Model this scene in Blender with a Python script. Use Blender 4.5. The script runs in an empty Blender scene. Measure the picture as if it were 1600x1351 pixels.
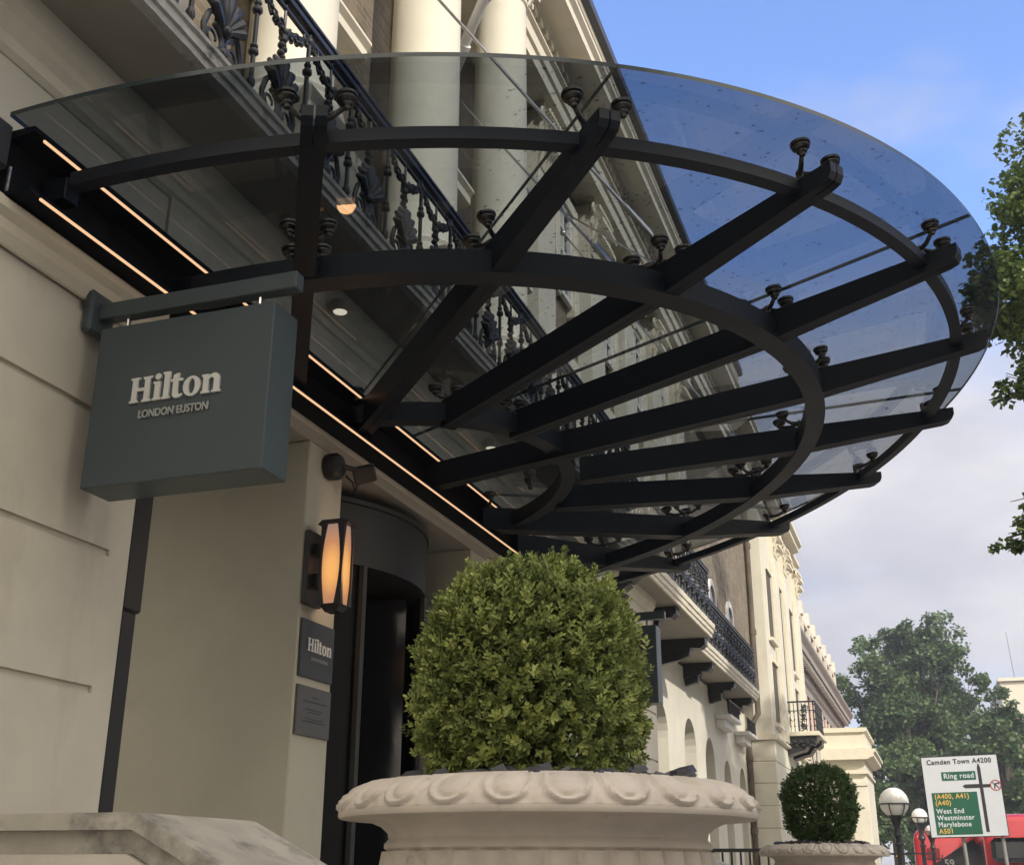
import bpy, math, random
from mathutils import Vector, Matrix, noise
R = math.radians
rnd = random.Random(7)
sc = bpy.context.scene
COL = sc.collection

# ------------------------------------------------------------------ camera
CAM = (2.782, 0.0, 1.6)
yaw, pitch, roll = -.3355, .3572, .0042
cy, sy, cp, sp = math.cos(yaw), math.sin(yaw), math.cos(pitch), math.sin(pitch)
fw = Vector((sy*cp, cy*cp, sp)); rt = Vector((cy, -sy, 0)); up = rt.cross(fw)
c_, s_ = math.cos(roll), math.sin(roll)
rt2 = c_*rt + s_*up; up2 = -s_*rt + c_*up
cd = bpy.data.cameras.new('camera'); cam = bpy.data.objects.new('camera', cd); COL.objects.link(cam)
m = Matrix((( rt2.x, up2.x, -fw.x, CAM[0]), (rt2.y, up2.y, -fw.y, CAM[1]), (rt2.z, up2.z, -fw.z, CAM[2]), (0, 0, 0, 1)))
cam.matrix_world = m
cd.sensor_width = 36; cd.sensor_fit = 'HORIZONTAL'; cd.lens = 1829.84/1600*36
cd.clip_start = .05; cd.clip_end = 3000
sc.camera = cam

# ------------------------------------------------------------------ world and sun
SUN_EL, SUN_AZ = 33.0, -40.0            # azimuth measured from +X towards +Y
sd = Vector((math.cos(R(SUN_EL))*math.cos(R(SUN_AZ)), math.cos(R(SUN_EL))*math.sin(R(SUN_AZ)), math.sin(R(SUN_EL))))
w = bpy.data.worlds.new('World'); sc.world = w; w.use_nodes = True
nt = w.node_tree; nt.nodes.clear()
N = nt.nodes.new; L = nt.links.new
sky = N('ShaderNodeTexSky'); sky.sky_type = 'NISHITA'; sky.sun_disc = False
sky.sun_elevation = R(SUN_EL); sky.sun_rotation = math.atan2(sd.x, sd.y)
sky.air_density = 1.0; sky.dust_density = .6; sky.ozone_density = 2.2
bg = N('ShaderNodeBackground'); bg.inputs['Strength'].default_value = .15
out = N('ShaderNodeOutputWorld')
tc = N('ShaderNodeTexCoord'); sep = N('ShaderNodeSeparateXYZ'); L(tc.outputs['Generated'], sep.inputs[0])
mp = N('ShaderNodeMapping'); mp.inputs['Scale'].default_value = (1, 1, 2.2); L(tc.outputs['Generated'], mp.inputs[0])
n1 = N('ShaderNodeTexNoise'); n1.inputs['Scale'].default_value = 2.3; n1.inputs['Detail'].default_value = 8; n1.inputs['Roughness'].default_value = .52
L(mp.outputs[0], n1.inputs['Vector'])
mr = N('ShaderNodeMapRange'); mr.inputs['From Min'].default_value = .60; mr.inputs['From Max'].default_value = .17
L(sep.outputs['Z'], mr.inputs['Value'])
ad = N('ShaderNodeMath'); ad.operation = 'ADD'; L(mr.outputs[0], ad.inputs[0])
sb = N('ShaderNodeMath'); sb.operation = 'MULTIPLY_ADD'; sb.inputs[1].default_value = 2.6; sb.inputs[2].default_value = -1.35
L(n1.outputs['Fac'], sb.inputs[0]); L(sb.outputs[0], ad.inputs[1])
mr2 = N('ShaderNodeMapRange'); mr2.interpolation_type = 'SMOOTHSTEP'; mr2.inputs['From Min'].default_value = .12; mr2.inputs['From Max'].default_value = .85
L(ad.outputs[0], mr2.inputs['Value'])
n2 = N('ShaderNodeTexNoise'); n2.inputs['Scale'].default_value = 5; n2.inputs['Detail'].default_value = 7; L(mp.outputs[0], n2.inputs['Vector'])
cr = N('ShaderNodeValToRGB'); cr.color_ramp.elements[0].position = .33; cr.color_ramp.elements[1].position = .68
cr.color_ramp.elements[0].color = (1.75, 1.80, 2.12, 1); cr.color_ramp.elements[1].color = (2.75, 2.70, 2.85, 1)
L(n2.outputs['Fac'], cr.inputs[0])
tint = N('ShaderNodeMix'); tint.data_type = 'RGBA'; tint.blend_type = 'MULTIPLY'; tint.inputs['Factor'].default_value = 1
L(sky.outputs[0], tint.inputs['A']); tint.inputs['B'].default_value = (.92, .98, 1.20, 1)
mx = N('ShaderNodeMix'); mx.data_type = 'RGBA'
L(mr2.outputs[0], mx.inputs['Factor']); L(tint.outputs['Result'], mx.inputs['A']); L(cr.outputs[0], mx.inputs['B'])
# unseen warm cloud glow added behind the camera to lift and warm the shade
dv = N('ShaderNodeVectorMath'); dv.operation = 'DOT_PRODUCT'; dv.inputs[1].default_value = (.45, -.85, .28); L(tc.outputs['Generated'], dv.inputs[0])
mr3 = N('ShaderNodeMapRange'); mr3.interpolation_type = 'SMOOTHSTEP'; mr3.inputs['From Min'].default_value = -.05; mr3.inputs['From Max'].default_value = .45; L(dv.outputs['Value'], mr3.inputs['Value'])
mb = N('ShaderNodeMath'); mb.operation = 'MULTIPLY'; mb.inputs[1].default_value = .92; L(mr3.outputs[0], mb.inputs[0])
cr2 = N('ShaderNodeValToRGB'); cr2.color_ramp.elements[0].position = .3; cr2.color_ramp.elements[1].position = .7
cr2.color_ramp.elements[0].color = (5.2, 4.7, 3.9, 1); cr2.color_ramp.elements[1].color = (9.2, 8.3, 6.7, 1); L(n2.outputs['Fac'], cr2.inputs[0])
mx3 = N('ShaderNodeMix'); mx3.data_type = 'RGBA'; L(mb.outputs[0], mx3.inputs['Factor']); L(mx.outputs['Result'], mx3.inputs['A']); L(cr2.outputs[0], mx3.inputs['B'])
L(mx3.outputs['Result'], bg.inputs['Color']); L(bg.outputs[0], out.inputs[0])

sl = bpy.data.lights.new('sun', 'SUN'); sl.energy = 2.1; sl.angle = R(.6); sl.color = (1, .93, .81)
so = bpy.data.objects.new('sun', sl); COL.objects.link(so)
so.rotation_euler = sd.to_track_quat('Z', 'Y').to_euler(); so.location = (20, -20, 30)
sc.view_settings.view_transform = 'Standard'; sc.view_settings.look = 'None'
sc.view_settings.exposure = 1.1; sc.view_settings.gamma = 1
sc.render.engine = 'CYCLES'
sc.cycles.max_bounces = 10; sc.cycles.transparent_max_bounces = 24; sc.cycles.diffuse_bounces = 4

# ------------------------------------------------------------------ materials
def _n(nt, t): return nt.nodes.new(t)
def mat(name, col, rough=.6, metal=0, var=.12, scale=6, bump=0, bscale=60, dirt=None, emit=None, spec=.5, coat=0, streak=None):
    m = bpy.data.materials.new(name); m.use_nodes = True; nt = m.node_tree
    b = nt.nodes['Principled BSDF']; b.inputs['Roughness'].default_value = rough; b.inputs['Metallic'].default_value = metal
    b.inputs['Specular IOR Level'].default_value = spec
    if coat: b.inputs['Coat Weight'].default_value = coat
    tc = _n(nt, 'ShaderNodeTexCoord'); L = nt.links.new
    nz = _n(nt, 'ShaderNodeTexNoise'); nz.inputs['Scale'].default_value = scale; nz.inputs['Detail'].default_value = 6; nz.inputs['Roughness'].default_value = .6
    L(tc.outputs['Object'], nz.inputs['Vector'])
    mr = _n(nt, 'ShaderNodeMapRange'); mr.inputs['From Min'].default_value = .3; mr.inputs['From Max'].default_value = .7
    mr.inputs['To Min'].default_value = 1-var; mr.inputs['To Max'].default_value = 1+var*.6; L(nz.outputs['Fac'], mr.inputs['Value'])
    mx = _n(nt, 'ShaderNodeMix'); mx.data_type = 'RGBA'; mx.blend_type = 'MULTIPLY'; mx.inputs['Factor'].default_value = 1
    mx.inputs['A'].default_value = (*col, 1); L(mr.outputs[0], mx.inputs['B'])
    last = mx.outputs['Result']
    if dirt:
        dc, lo, hi, ds = dirt
        n2 = _n(nt, 'ShaderNodeTexNoise'); n2.inputs['Scale'].default_value = ds; n2.inputs['Detail'].default_value = 9; n2.inputs['Roughness'].default_value = .68
        mpp = _n(nt, 'ShaderNodeMapping')
        if streak: mpp.inputs['Scale'].default_value = streak
        L(tc.outputs['Object'], mpp.inputs[0]); L(mpp.outputs[0], n2.inputs['Vector'])
        m2 = _n(nt, 'ShaderNodeMapRange'); m2.inputs['From Min'].default_value = lo; m2.inputs['From Max'].default_value = hi; L(n2.outputs['Fac'], m2.inputs['Value'])
        mx2 = _n(nt, 'ShaderNodeMix'); mx2.data_type = 'RGBA'; L(m2.outputs[0], mx2.inputs['Factor']); L(last, mx2.inputs['A']); mx2.inputs['B'].default_value = (*dc, 1)
        last = mx2.outputs['Result']
    L(last, b.inputs['Base Color'])
    rr = _n(nt, 'ShaderNodeMapRange'); rr.inputs['To Min'].default_value = max(rough-.1, .02); rr.inputs['To Max'].default_value = min(rough+.12, 1); L(nz.outputs['Fac'], rr.inputs['Value']); L(rr.outputs[0], b.inputs['Roughness'])
    if bump:
        n3 = _n(nt, 'ShaderNodeTexNoise'); n3.inputs['Scale'].default_value = bscale; n3.inputs['Detail'].default_value = 8; L(tc.outputs['Object'], n3.inputs['Vector'])
        bp = _n(nt, 'ShaderNodeBump'); bp.inputs['Strength'].default_value = min(bump*30, 1); bp.inputs['Distance'].default_value = bump; L(n3.outputs['Fac'], bp.inputs['Height']); L(bp.outputs[0], b.inputs['Normal'])
    if emit:
        b.inputs['Emission Color'].default_value = (*emit[0], 1); b.inputs['Emission Strength'].default_value = emit[1]
    return m

def brick_mat(name, c1, c2, mortar, sx=1.0):
    m = bpy.data.materials.new(name); m.use_nodes = True; nt = m.node_tree; L = nt.links.new
    b = nt.nodes['Principled BSDF']; b.inputs['Roughness'].default_value = .85
    tc = _n(nt, 'ShaderNodeTexCoord'); sp_ = _n(nt, 'ShaderNodeSeparateXYZ'); L(tc.outputs['Object'], sp_.inputs[0])
    ad = _n(nt, 'ShaderNodeMath'); ad.operation = 'ADD'; L(sp_.outputs['X'], ad.inputs[0]); L(sp_.outputs['Y'], ad.inputs[1])
    cb = _n(nt, 'ShaderNodeCombineXYZ'); L(ad.outputs[0], cb.inputs[0]); L(sp_.outputs['Z'], cb.inputs[1])
    br = _n(nt, 'ShaderNodeTexBrick'); br.inputs['Scale'].default_value = 1; br.inputs['Brick Width'].default_value = .17*sx; br.inputs['Row Height'].default_value = .055*sx
    br.inputs['Mortar Size'].default_value = .006*sx; br.inputs['Color1'].default_value = (*c1, 1); br.inputs['Color2'].default_value = (*c2, 1); br.inputs['Mortar'].default_value = (*mortar, 1); br.inputs['Mortar Smooth'].default_value = .3
    L(cb.outputs[0], br.inputs['Vector'])
    nz = _n(nt, 'ShaderNodeTexNoise'); nz.inputs['Scale'].default_value = 3.5; nz.inputs['Detail'].default_value = 8; L(tc.outputs['Object'], nz.inputs['Vector'])
    mr = _n(nt, 'ShaderNodeMapRange'); mr.inputs['To Min'].default_value = .55; mr.inputs['To Max'].default_value = 1.35; L(nz.outputs['Fac'], mr.inputs['Value'])
    mx = _n(nt, 'ShaderNodeMix'); mx.data_type = 'RGBA'; mx.blend_type = 'MULTIPLY'; mx.inputs['Factor'].default_value = 1
    L(br.outputs['Color'], mx.inputs['A']); L(mr.outputs[0], mx.inputs['B']); L(mx.outputs['Result'], b.inputs['Base Color'])
    bp = _n(nt, 'ShaderNodeBump'); bp.inputs['Strength'].default_value = .6; bp.inputs['Distance'].default_value = .006; L(br.outputs['Fac'], bp.inputs['Height']); bp.invert = True; L(bp.outputs[0], b.inputs['Normal'])
    return m

def glass_mat(name, tint, refl=1.0, rough=.0, bump=0):
    m = bpy.data.materials.new(name); m.use_nodes = True; nt = m.node_tree; L = nt.links.new; nt.nodes.clear()
    o = _n(nt, 'ShaderNodeOutputMaterial'); tr = _n(nt, 'ShaderNodeBsdfTransparent'); tr.inputs[0].default_value = (*tint, 1)
    gl = _n(nt, 'ShaderNodeBsdfGlossy'); gl.inputs['Roughness'].default_value = rough; gl.inputs['Color'].default_value = (refl, refl, refl, 1)
    lw = _n(nt, 'ShaderNodeLayerWeight'); lw.inputs['Blend'].default_value = .5
    pw = _n(nt, 'ShaderNodeMath'); pw.operation = 'POWER'; pw.inputs[1].default_value = 5; L(lw.outputs['Facing'], pw.inputs[0])
    fr = _n(nt, 'ShaderNodeMath'); fr.operation = 'MULTIPLY_ADD'; fr.inputs[1].default_value = .93; fr.inputs[2].default_value = .042; L(pw.outputs[0], fr.inputs[0])
    mx = _n(nt, 'ShaderNodeMixShader'); L(fr.outputs[0], mx.inputs[0]); L(tr.outputs[0], mx.inputs[1]); L(gl.outputs[0], mx.inputs[2]); L(mx.outputs[0], o.inputs[0])
    if bump:
        tc = _n(nt, 'ShaderNodeTexCoord'); nz = _n(nt, 'ShaderNodeTexNoise'); nz.inputs['Scale'].default_value = 1.2; L(tc.outputs['Object'], nz.inputs['Vector'])
        bp = _n(nt, 'ShaderNodeBump'); bp.inputs['Distance'].default_value = bump; bp.inputs['Strength'].default_value = .5; L(nz.outputs['Fac'], bp.inputs['Height'])
        L(bp.outputs[0], gl.inputs['Normal'])
    return m

def emit_mat(name, col, s):
    m = bpy.data.materials.new(name); m.use_nodes = True; nt = m.node_tree; nt.nodes.clear()
    o = _n(nt, 'ShaderNodeOutputMaterial'); e = _n(nt, 'ShaderNodeEmission'); e.inputs[0].default_value = (*col, 1); e.inputs[1].default_value = s
    nt.links.new(e.outputs[0], o.inputs[0]); return m

def leaf_mat(name, c1, c2, trans=.25, rough=.45):
    m = bpy.data.materials.new(name); m.use_nodes = True; nt = m.node_tree; L = nt.links.new
    b = nt.nodes['Principled BSDF']; b.inputs['Roughness'].default_value = rough; b.inputs['Specular IOR Level'].default_value = .35
    at = _n(nt, 'ShaderNodeAttribute'); at.attribute_name = 'kind'
    mx = _n(nt, 'ShaderNodeMix'); mx.data_type = 'RGBA'; L(at.outputs['Fac'], mx.inputs['Factor']); mx.inputs['A'].default_value = (*c1, 1); mx.inputs['B'].default_value = (*c2, 1)
    L(mx.outputs['Result'], b.inputs['Base Color'])
    if trans:
        t = _n(nt, 'ShaderNodeBsdfTranslucent'); L(mx.outputs['Result'], t.inputs[0])
        ms = _n(nt, 'ShaderNodeMixShader'); ms.inputs[0].default_value = trans
        o = nt.nodes['Material Output']; L(b.outputs[0], ms.inputs[1]); L(t.outputs[0], ms.inputs[2]); L(ms.outputs[0], o.inputs[0])
    return m

M = dict(
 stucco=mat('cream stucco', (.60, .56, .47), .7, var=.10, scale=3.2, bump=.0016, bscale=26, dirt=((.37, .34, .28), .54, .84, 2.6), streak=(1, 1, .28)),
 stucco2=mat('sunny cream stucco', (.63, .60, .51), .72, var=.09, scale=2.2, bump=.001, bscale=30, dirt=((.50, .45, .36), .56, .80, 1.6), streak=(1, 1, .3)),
 stucco_shade=mat('shade toned jamb stucco', (.50, .475, .385), .7, var=.1, scale=2.5, bump=.001, bscale=26, dirt=((.36, .33, .27), .60, .86, 1.8)),  # cream stucco toned darker, standing in for shade on the door jambs
 trim=mat('cream painted trim', (.66, .61, .50), .6, var=.08, scale=5, bump=.001, bscale=40, dirt=((.42, .38, .32), .62, .85, 5)),
 slab=mat('weathered slab edge', (.52, .51, .48), .8, var=.2, scale=14, bump=.004, bscale=55, dirt=((.17, .16, .15), .56, .70, 9)),
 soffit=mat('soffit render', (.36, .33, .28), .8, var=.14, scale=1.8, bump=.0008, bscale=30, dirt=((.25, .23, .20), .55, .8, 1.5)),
 brick=brick_mat('brown stock brick', (.235, .190, .135), (.16, .125, .09), (.24, .22, .18)),
 redbrick=brick_mat('red brick', (.36, .085, .05), (.27, .06, .04), (.30, .2, .16), 1.6),
 iron=mat('black cast iron', (.022, .024, .030), .38, var=.3, scale=40, bump=.0012, bscale=140),
 steel=mat('dark painted steel', (.006, .009, .016), .42, spec=.2, var=.25, scale=3, bump=.0004, bscale=18),
 channel=mat('matt channel paint', (.005, .007, .012), .7, var=.2, scale=3, spec=.1),
 steelg=mat('grey painted steel ring', (.010, .014, .023), .46, spec=.28, var=.2, scale=3, bump=.0004, bscale=14),
 zinc=mat('galvanised strip', (.5, .5, .5), .45, 0.6, var=.5, scale=60),
 spider=mat('bronzed steel fitting', (.10, .095, .09), .30, .85, var=.2, scale=30),
 bright=mat('polished steel', (.6, .6, .6), .22, 1, var=.1, scale=20),
 glass=glass_mat('tinted canopy glass', (.53, .56, .59), .9, 0, .0012),
 gedge=mat('glass edge', (.030, .045, .05), .18, var=.1, scale=20),
 drop=glass_mat('rain drop', (.50, .52, .54), 1, .03),
 led=emit_mat('warm led', (1, .60, .33), .50),
 down=emit_mat('downlight', (1, .84, .60), 1.1),
 door=mat('black door', (.012, .012, .012), .5, var=.3, scale=4),
 doorglass=mat('dark door glass', (.006, .007, .009), .5, var=.2, spec=.12),
 dark=mat('dark interior', (.008, .009, .011), .6, var=.2),
 pane=mat('window glass', (.035, .04, .045), .06, var=.2, scale=2, spec=.8),
 whitewood=mat('white sash paint', (.72, .71, .68), .45, var=.08, scale=20),
 sign=mat('slate green sign paint', (.064, .084, .094), .36, var=.06, scale=2.5, spec=.45),
 letter=mat('silver letters', (.68, .68, .66), .35, .0, var=.08, scale=30),
 letter2=mat('grey letters', (.38, .39, .38), .4, 0, var=.08, scale=30),
 plaque=mat('dark plaque', (.030, .034, .036), .35, var=.1, scale=5),
 plaque2=mat('grey plaque', (.10, .10, .098), .38, .2, var=.1, scale=5),
 black=mat('black plastic', (.015, .015, .016), .45, var=.2, scale=30),
 lampshade=None,
 stone=mat('weathered coping stone', (.50, .47, .41), .75, var=.22, scale=7, bump=.003, bscale=40, dirt=((.17, .165, .15), .50, .68, 6)),
 stone2=mat('painted stone', (.60, .56, .49), .7, var=.14, scale=6, bump=.002, bscale=50, dirt=((.24, .22, .19), .60, .74, 8)),
 urn=mat('cast urn stone', (.56, .50, .44), .72, var=.14, scale=9, bump=.0025, bscale=70, dirt=((.28, .24, .20), .60, .80, 12)),
 slate=mat('slate chips', (.055, .055, .068), .5, var=.4, scale=12, bump=.002, bscale=60),
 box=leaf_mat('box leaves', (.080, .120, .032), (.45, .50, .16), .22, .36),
 box_shade=leaf_mat('shade toned box leaves', (.035, .072, .020), (.115, .19, .055), .18, .4),  # darker copy of the box leaves, shade on the far bush put into the colour
 plane=leaf_mat('plane tree leaves', (.045, .085, .024), (.17, .23, .065), .35),
 plane2=leaf_mat('far tree leaves', (.065, .110, .050), (.16, .235, .100), .3),
 bark=mat('bark', (.12, .10, .08), .9, var=.4, scale=5, bump=.01, bscale=12),
 twig=mat('box twigs', (.09, .07, .045), .9, var=.3),
 paving=mat('york stone paving', (.30, .28, .25), .85, var=.2, scale=1.5, bump=.003, bscale=20),
 asphalt=mat('asphalt', (.05, .05, .052), .9, var=.2, scale=2, bump=.003, bscale=80),
 kerb=mat('granite kerb', (.32, .31, .30), .8, var=.2, scale=8),
 paint=mat('road paint', (.75, .75, .72), .7, var=.1, scale=6),
 white=mat('white sign face', (.50, .53, .58), .45, var=.05, scale=2),
 green=mat('green sign face', (.007, .085, .048), .45, var=.05, scale=2),
 yellow=mat('yellow lettering', (.55, .34, .08), .5, var=.03),
 signblack=mat('sign black', (.02, .02, .024), .45, var=.05),
 signred=mat('sign red', (.35, .03, .04), .45, var=.05),
 greypole=mat('grey post', (.25, .26, .26), .4, .3, var=.1),
 busred=mat('red bus paint', (.42, .018, .030), .22, var=.06, scale=2, coat=.5),
 busglass=mat('bus glass', (.016, .018, .022), .08, var=.2),
 bustrim=mat('grey bus panel', (.25, .22, .22), .4, var=.1),
 globe=mat('opal lamp globe', (.74, .74, .72), .25, var=.05, scale=3),
 leadroof=mat('dark gutter', (.045, .045, .055), .5, var=.2),
 blind=mat('drawn blind', (.085, .075, .06), .7, var=.15, scale=3),
 amber=emit_mat('amber lamp', (1, .33, .03), 1.6),
 farstone=mat('grey cornice stone', (.33, .31, .29), .8, var=.15, scale=2),
 farb=mat('pale render', (.62, .58, .50), .8, var=.06, scale=.6),
)
# ------------------------------------------------------------------ mesh helper
def root_of(o):
    while o.parent: o = o.parent
    return o
class MB:
    def __init__(s): s.v = []; s.f = []; s.a = []
    def add(s, vs, fs):
        b = len(s.v); s.v += [tuple(v) for v in vs]; s.f += [tuple(b+i for i in f) for f in fs]; return s
    def box(s, x0, x1, y0, y1, z0, z1, c=0):
        if c <= 0:
            return s.add([(x0,y0,z0),(x1,y0,z0),(x1,y1,z0),(x0,y1,z0),(x0,y0,z1),(x1,y0,z1),(x1,y1,z1),(x0,y1,z1)],
                  [(0,3,2,1),(4,5,6,7),(0,1,5,4),(1,2,6,5),(2,3,7,6),(3,0,4,7)])
        vs = []                                            # chamfered box
        X, Y, Z = (x0, x1), (y0, y1), (z0, z1); idx = {}
        for i in (0,1):
            for j in (0,1):
                for k in (0,1):
                    for ax in range(3):
                        d = [(-c if (i,j,k)[t] else c) for t in range(3)]; d[ax] = 0
                        idx[(i,j,k,ax)] = len(vs); vs.append((X[i]+d[0], Y[j]+d[1], Z[k]+d[2]))
        fs = []
        for ax in range(3):
            for sgn in (0,1):
                q = []
                for (a, b) in ((0,0),(1,0),(1,1),(0,1)):
                    t = [0,0,0]; t[ax] = sgn; t[(ax+1)%3] = a; t[(ax+2)%3] = b; q.append(idx[(*t, ax)])
                fs.append(tuple(q if sgn else q[::-1]))
        for ax in range(3):
            for a in (0,1):
                for b in (0,1):
                    t0 = [0,0,0]; t0[(ax+1)%3] = a; t0[(ax+2)%3] = b; t1 = list(t0); t1[ax] = 1
                    p = (ax+1)%3; q = (ax+2)%3
                    f = [idx[(*t0, p)], idx[(*t1, p)], idx[(*t1, q)], idx[(*t0, q)]]
                    fs.append(tuple(f if (a ^ b) else f[::-1]))
        for i in (0,1):
            for j in (0,1):
                for k in (0,1):
                    f = [idx[(i,j,k,0)], idx[(i,j,k,1)], idx[(i,j,k,2)]]
                    fs.append(tuple(f if (i+j+k) % 2 else f[::-1]))
        return s.add(vs, fs)
    def prism(s, prof, y0, y1, axis='y'):
        n = len(prof); vs = []
        for t in (y0, y1):
            for (a, b) in prof:
                vs.append((a, t, b) if axis == 'y' else (t, a, b) if axis == 'x' else (a, b, t))
        fs = [(i, (i+1) % n, n+(i+1) % n, n+i) for i in range(n)] + [tuple(range(n))[::-1], tuple(range(n, 2*n))]
        return s.add(vs, fs)
    def ring(s, c, ax, r, n=10, sq=None):
        ax = Vector(ax).normalized(); u = ax.orthogonal().normalized() if sq is None else sq; v = ax.cross(u)
        return [tuple(Vector(c) + r*(math.cos(2*math.pi*i/n)*u + math.sin(2*math.pi*i/n)*v)) for i in range(n)]
    def tube(s, pts, r, n=8, caps=True):
        pts = [Vector(p) for p in pts]; rs = r if isinstance(r, (list, tuple)) else [r]*len(pts)
        rings = []; u = None
        for i, p in enumerate(pts):
            d = (pts[min(i+1, len(pts)-1)] - pts[max(i-1, 0)]);
            if d.length < 1e-9: d = Vector((0, 0, 1))
            d.normalize()
            if u is None: u = d.orthogonal().normalized()
            else:
                u = u - d*u.dot(d); u = u.normalized() if u.length > 1e-6 else d.orthogonal().normalized()
            v = d.cross(u)
            rings.append([tuple(p + rs[i]*(math.cos(2*math.pi*k/n)*u + math.sin(2*math.pi*k/n)*v)) for k in range(n)])
        fs = []
        for i in range(len(rings)-1):
            for k in range(n): fs.append((i*n+k, i*n+(k+1) % n, (i+1)*n+(k+1) % n, (i+1)*n+k))
        if caps: fs += [tuple(range(n))[::-1], tuple((len(rings)-1)*n+k for k in range(n))]
        return s.add([q for r_ in rings for q in r_], fs)
    def lathe(s, prof, c=(0, 0, 0), n=24, disp=None, ax=None, close=False):
        vs = []; c = Vector(c)
        for j, (r, z) in enumerate(prof):
            for i in range(n):
                a = 2*math.pi*i/n; rr, zz = (r, z)
                if disp: rr, zz = disp(j, i/n, r, z)
                p = Vector((rr*math.cos(a), rr*math.sin(a), zz))
                if ax is not None: p = ax @ p
                vs.append(tuple(c+p))
        fs = []
        for j in range(len(prof)-1):
            for i in range(n): fs.append((j*n+i, j*n+(i+1) % n, (j+1)*n+(i+1) % n, (j+1)*n+i))
        if prof[0][0] > 1e-6: fs.append(tuple(range(n))[::-1])
        if prof[-1][0] > 1e-6: fs.append(tuple((len(prof)-1)*n+i for i in range(n)))
        return s.add(vs, fs)
    def sphere(s, c, r, n=12, m_=8, sc_=(1, 1, 1)):
        prof = [(max(r*math.sin(math.pi*j/m_), 1e-5), -r*math.cos(math.pi*j/m_)) for j in range(m_+1)]
        vs = []
        for (q, z) in prof:
            for i in range(n):
                a = 2*math.pi*i/n; vs.append((c[0]+q*math.cos(a)*sc_[0], c[1]+q*math.sin(a)*sc_[1], c[2]+z*sc_[2]))
        fs = [(j*n+i, j*n+(i+1) % n, (j+1)*n+(i+1) % n, (j+1)*n+i) for j in range(m_) for i in range(n)]
        return s.add(vs, fs)
    def build(s, name, m, parent=None, loc=None, smooth=False, ang=None):
        me = bpy.data.meshes.new(name)
        o = bpy.data.objects.new(name, me); COL.objects.link(o)
        if parent is not None:
            o.parent = parent; org = Vector(root_of(parent).location)
        elif loc is not None: org = Vector(loc); o.location = org
        else:
            xs = [v[0] for v in s.v]; ys = [v[1] for v in s.v]; zs = [v[2] for v in s.v]
            org = Vector(((min(xs)+max(xs))/2, (min(ys)+max(ys))/2, min(zs))); o.location = org
        me.from_pydata([(v[0]-org.x, v[1]-org.y, v[2]-org.z) for v in s.v], [], s.f)
        if s.a:
            at = me.attributes.new('kind', 'FLOAT', 'FACE'); at.data.foreach_set('value', s.a)
        me.materials.append(m)
        if smooth:
            me.polygons.foreach_set('use_smooth', [True]*len(me.polygons))
            if ang is not None:
                try: me.set_sharp_from_angle(angle=R(ang))
                except Exception: pass
        me.update(); return o
def tag(o, label=None, cat=None, group=None, kind=None):
    if label: o['label'] = label
    if cat: o['category'] = cat
    if group: o['group'] = group
    if kind: o['kind'] = kind
    return o
def thing(name, label, cat, loc=(0, 0, 0), group=None):
    o = bpy.data.objects.new(name, None); COL.objects.link(o); o.location = loc; o.empty_display_size = .2
    return tag(o, label, cat, group)
def copy_tree(o, parent=None):
    c = o.copy(); COL.objects.link(c); c.parent = parent
    for ch in [q for q in bpy.data.objects if q.parent == o]: copy_tree(ch, c)
    return c
def box(x0, x1, y0, y1, z0, z1, c=0): return MB().box(x0, x1, y0, y1, z0, z1, c)
def grad_lamp(name):
    m = bpy.data.materials.new(name); m.use_nodes = True; nt = m.node_tree; L = nt.links.new; nt.nodes.clear()
    o = _n(nt, 'ShaderNodeOutputMaterial'); e = _n(nt, 'ShaderNodeEmission'); tc = _n(nt, 'ShaderNodeTexCoord')
    mp = _n(nt, 'ShaderNodeMapping'); mp.inputs['Location'].default_value = (.005, .063, -.175); L(tc.outputs['Object'], mp.inputs[0])
    ln = _n(nt, 'ShaderNodeVectorMath'); ln.operation = 'LENGTH'
    m2 = _n(nt, 'ShaderNodeVectorMath'); m2.operation = 'MULTIPLY'; m2.inputs[1].default_value = (2.2, 2.2, 1.0); L(mp.outputs[0], m2.inputs[0]); L(m2.outputs[0], ln.inputs[0])
    cr = _n(nt, 'ShaderNodeValToRGB'); el = cr.color_ramp.elements
    el[0].position = .11; el[0].color = (1.35, .66, .20, 1); el[1].position = .24; el[1].color = (.44, .29, .25, 1)
    x = el.new(.165); x.color = (.80, .36, .17, 1)
    L(ln.outputs['Value'], cr.inputs[0]); L(cr.outputs[0], e.inputs[0]); e.inputs[1].default_value = .33; L(e.outputs[0], o.inputs[0]); return m
M['lampshade'] = grad_lamp('opal lantern glass lit by its bulb')

# ------------------------------------------------------------------ ground
def gz(y): return 0.0 if y < 14 else (-1.3 if y > 36 else -1.3*(y-14)/22)
def sheet(name, xs, m, dz, ys, kind='structure', label=None):
    b = MB(); vs = []; n = len(ys)
    for y in ys:
        for x in xs: vs.append((x, y, gz(y)+dz))
    b.add(vs, [(2*i, 2*i+1, 2*i+3, 2*i+2) for i in range(n-1)])
    return tag(b.build(name, m, loc=(0, 0, 0)), kind=kind)
YS = [-400, -60, 0, 14, 18, 22, 26, 30, 36, 60, 200, 900]
sheet('ground', (-900, 900), M['asphalt'], -.13, YS)
sheet('road', (4.6, 14.6), M['asphalt'], -.12, YS)
def slabstrip(name, x0, x1, m, z0, z1):
    b = MB(); n = len(YS); vs = []
    for y in YS: vs += [(x0, y, gz(y)+z0), (x1, y, gz(y)+z0), (x1, y, gz(y)+z1), (x0, y, gz(y)+z1)]
    fs = []
    for i in range(n-1):
        for k in range(4): fs.append((4*i+k, 4*i+(k+1) % 4, 4*i+4+(k+1) % 4, 4*i+4+k))
    fs += [(0, 1, 2, 3)[::-1], tuple(4*(n-1)+k for k in range(4))]
    b.add(vs, fs); return tag(b.build(name, m, loc=(0, 0, 0)), kind='structure')
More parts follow.
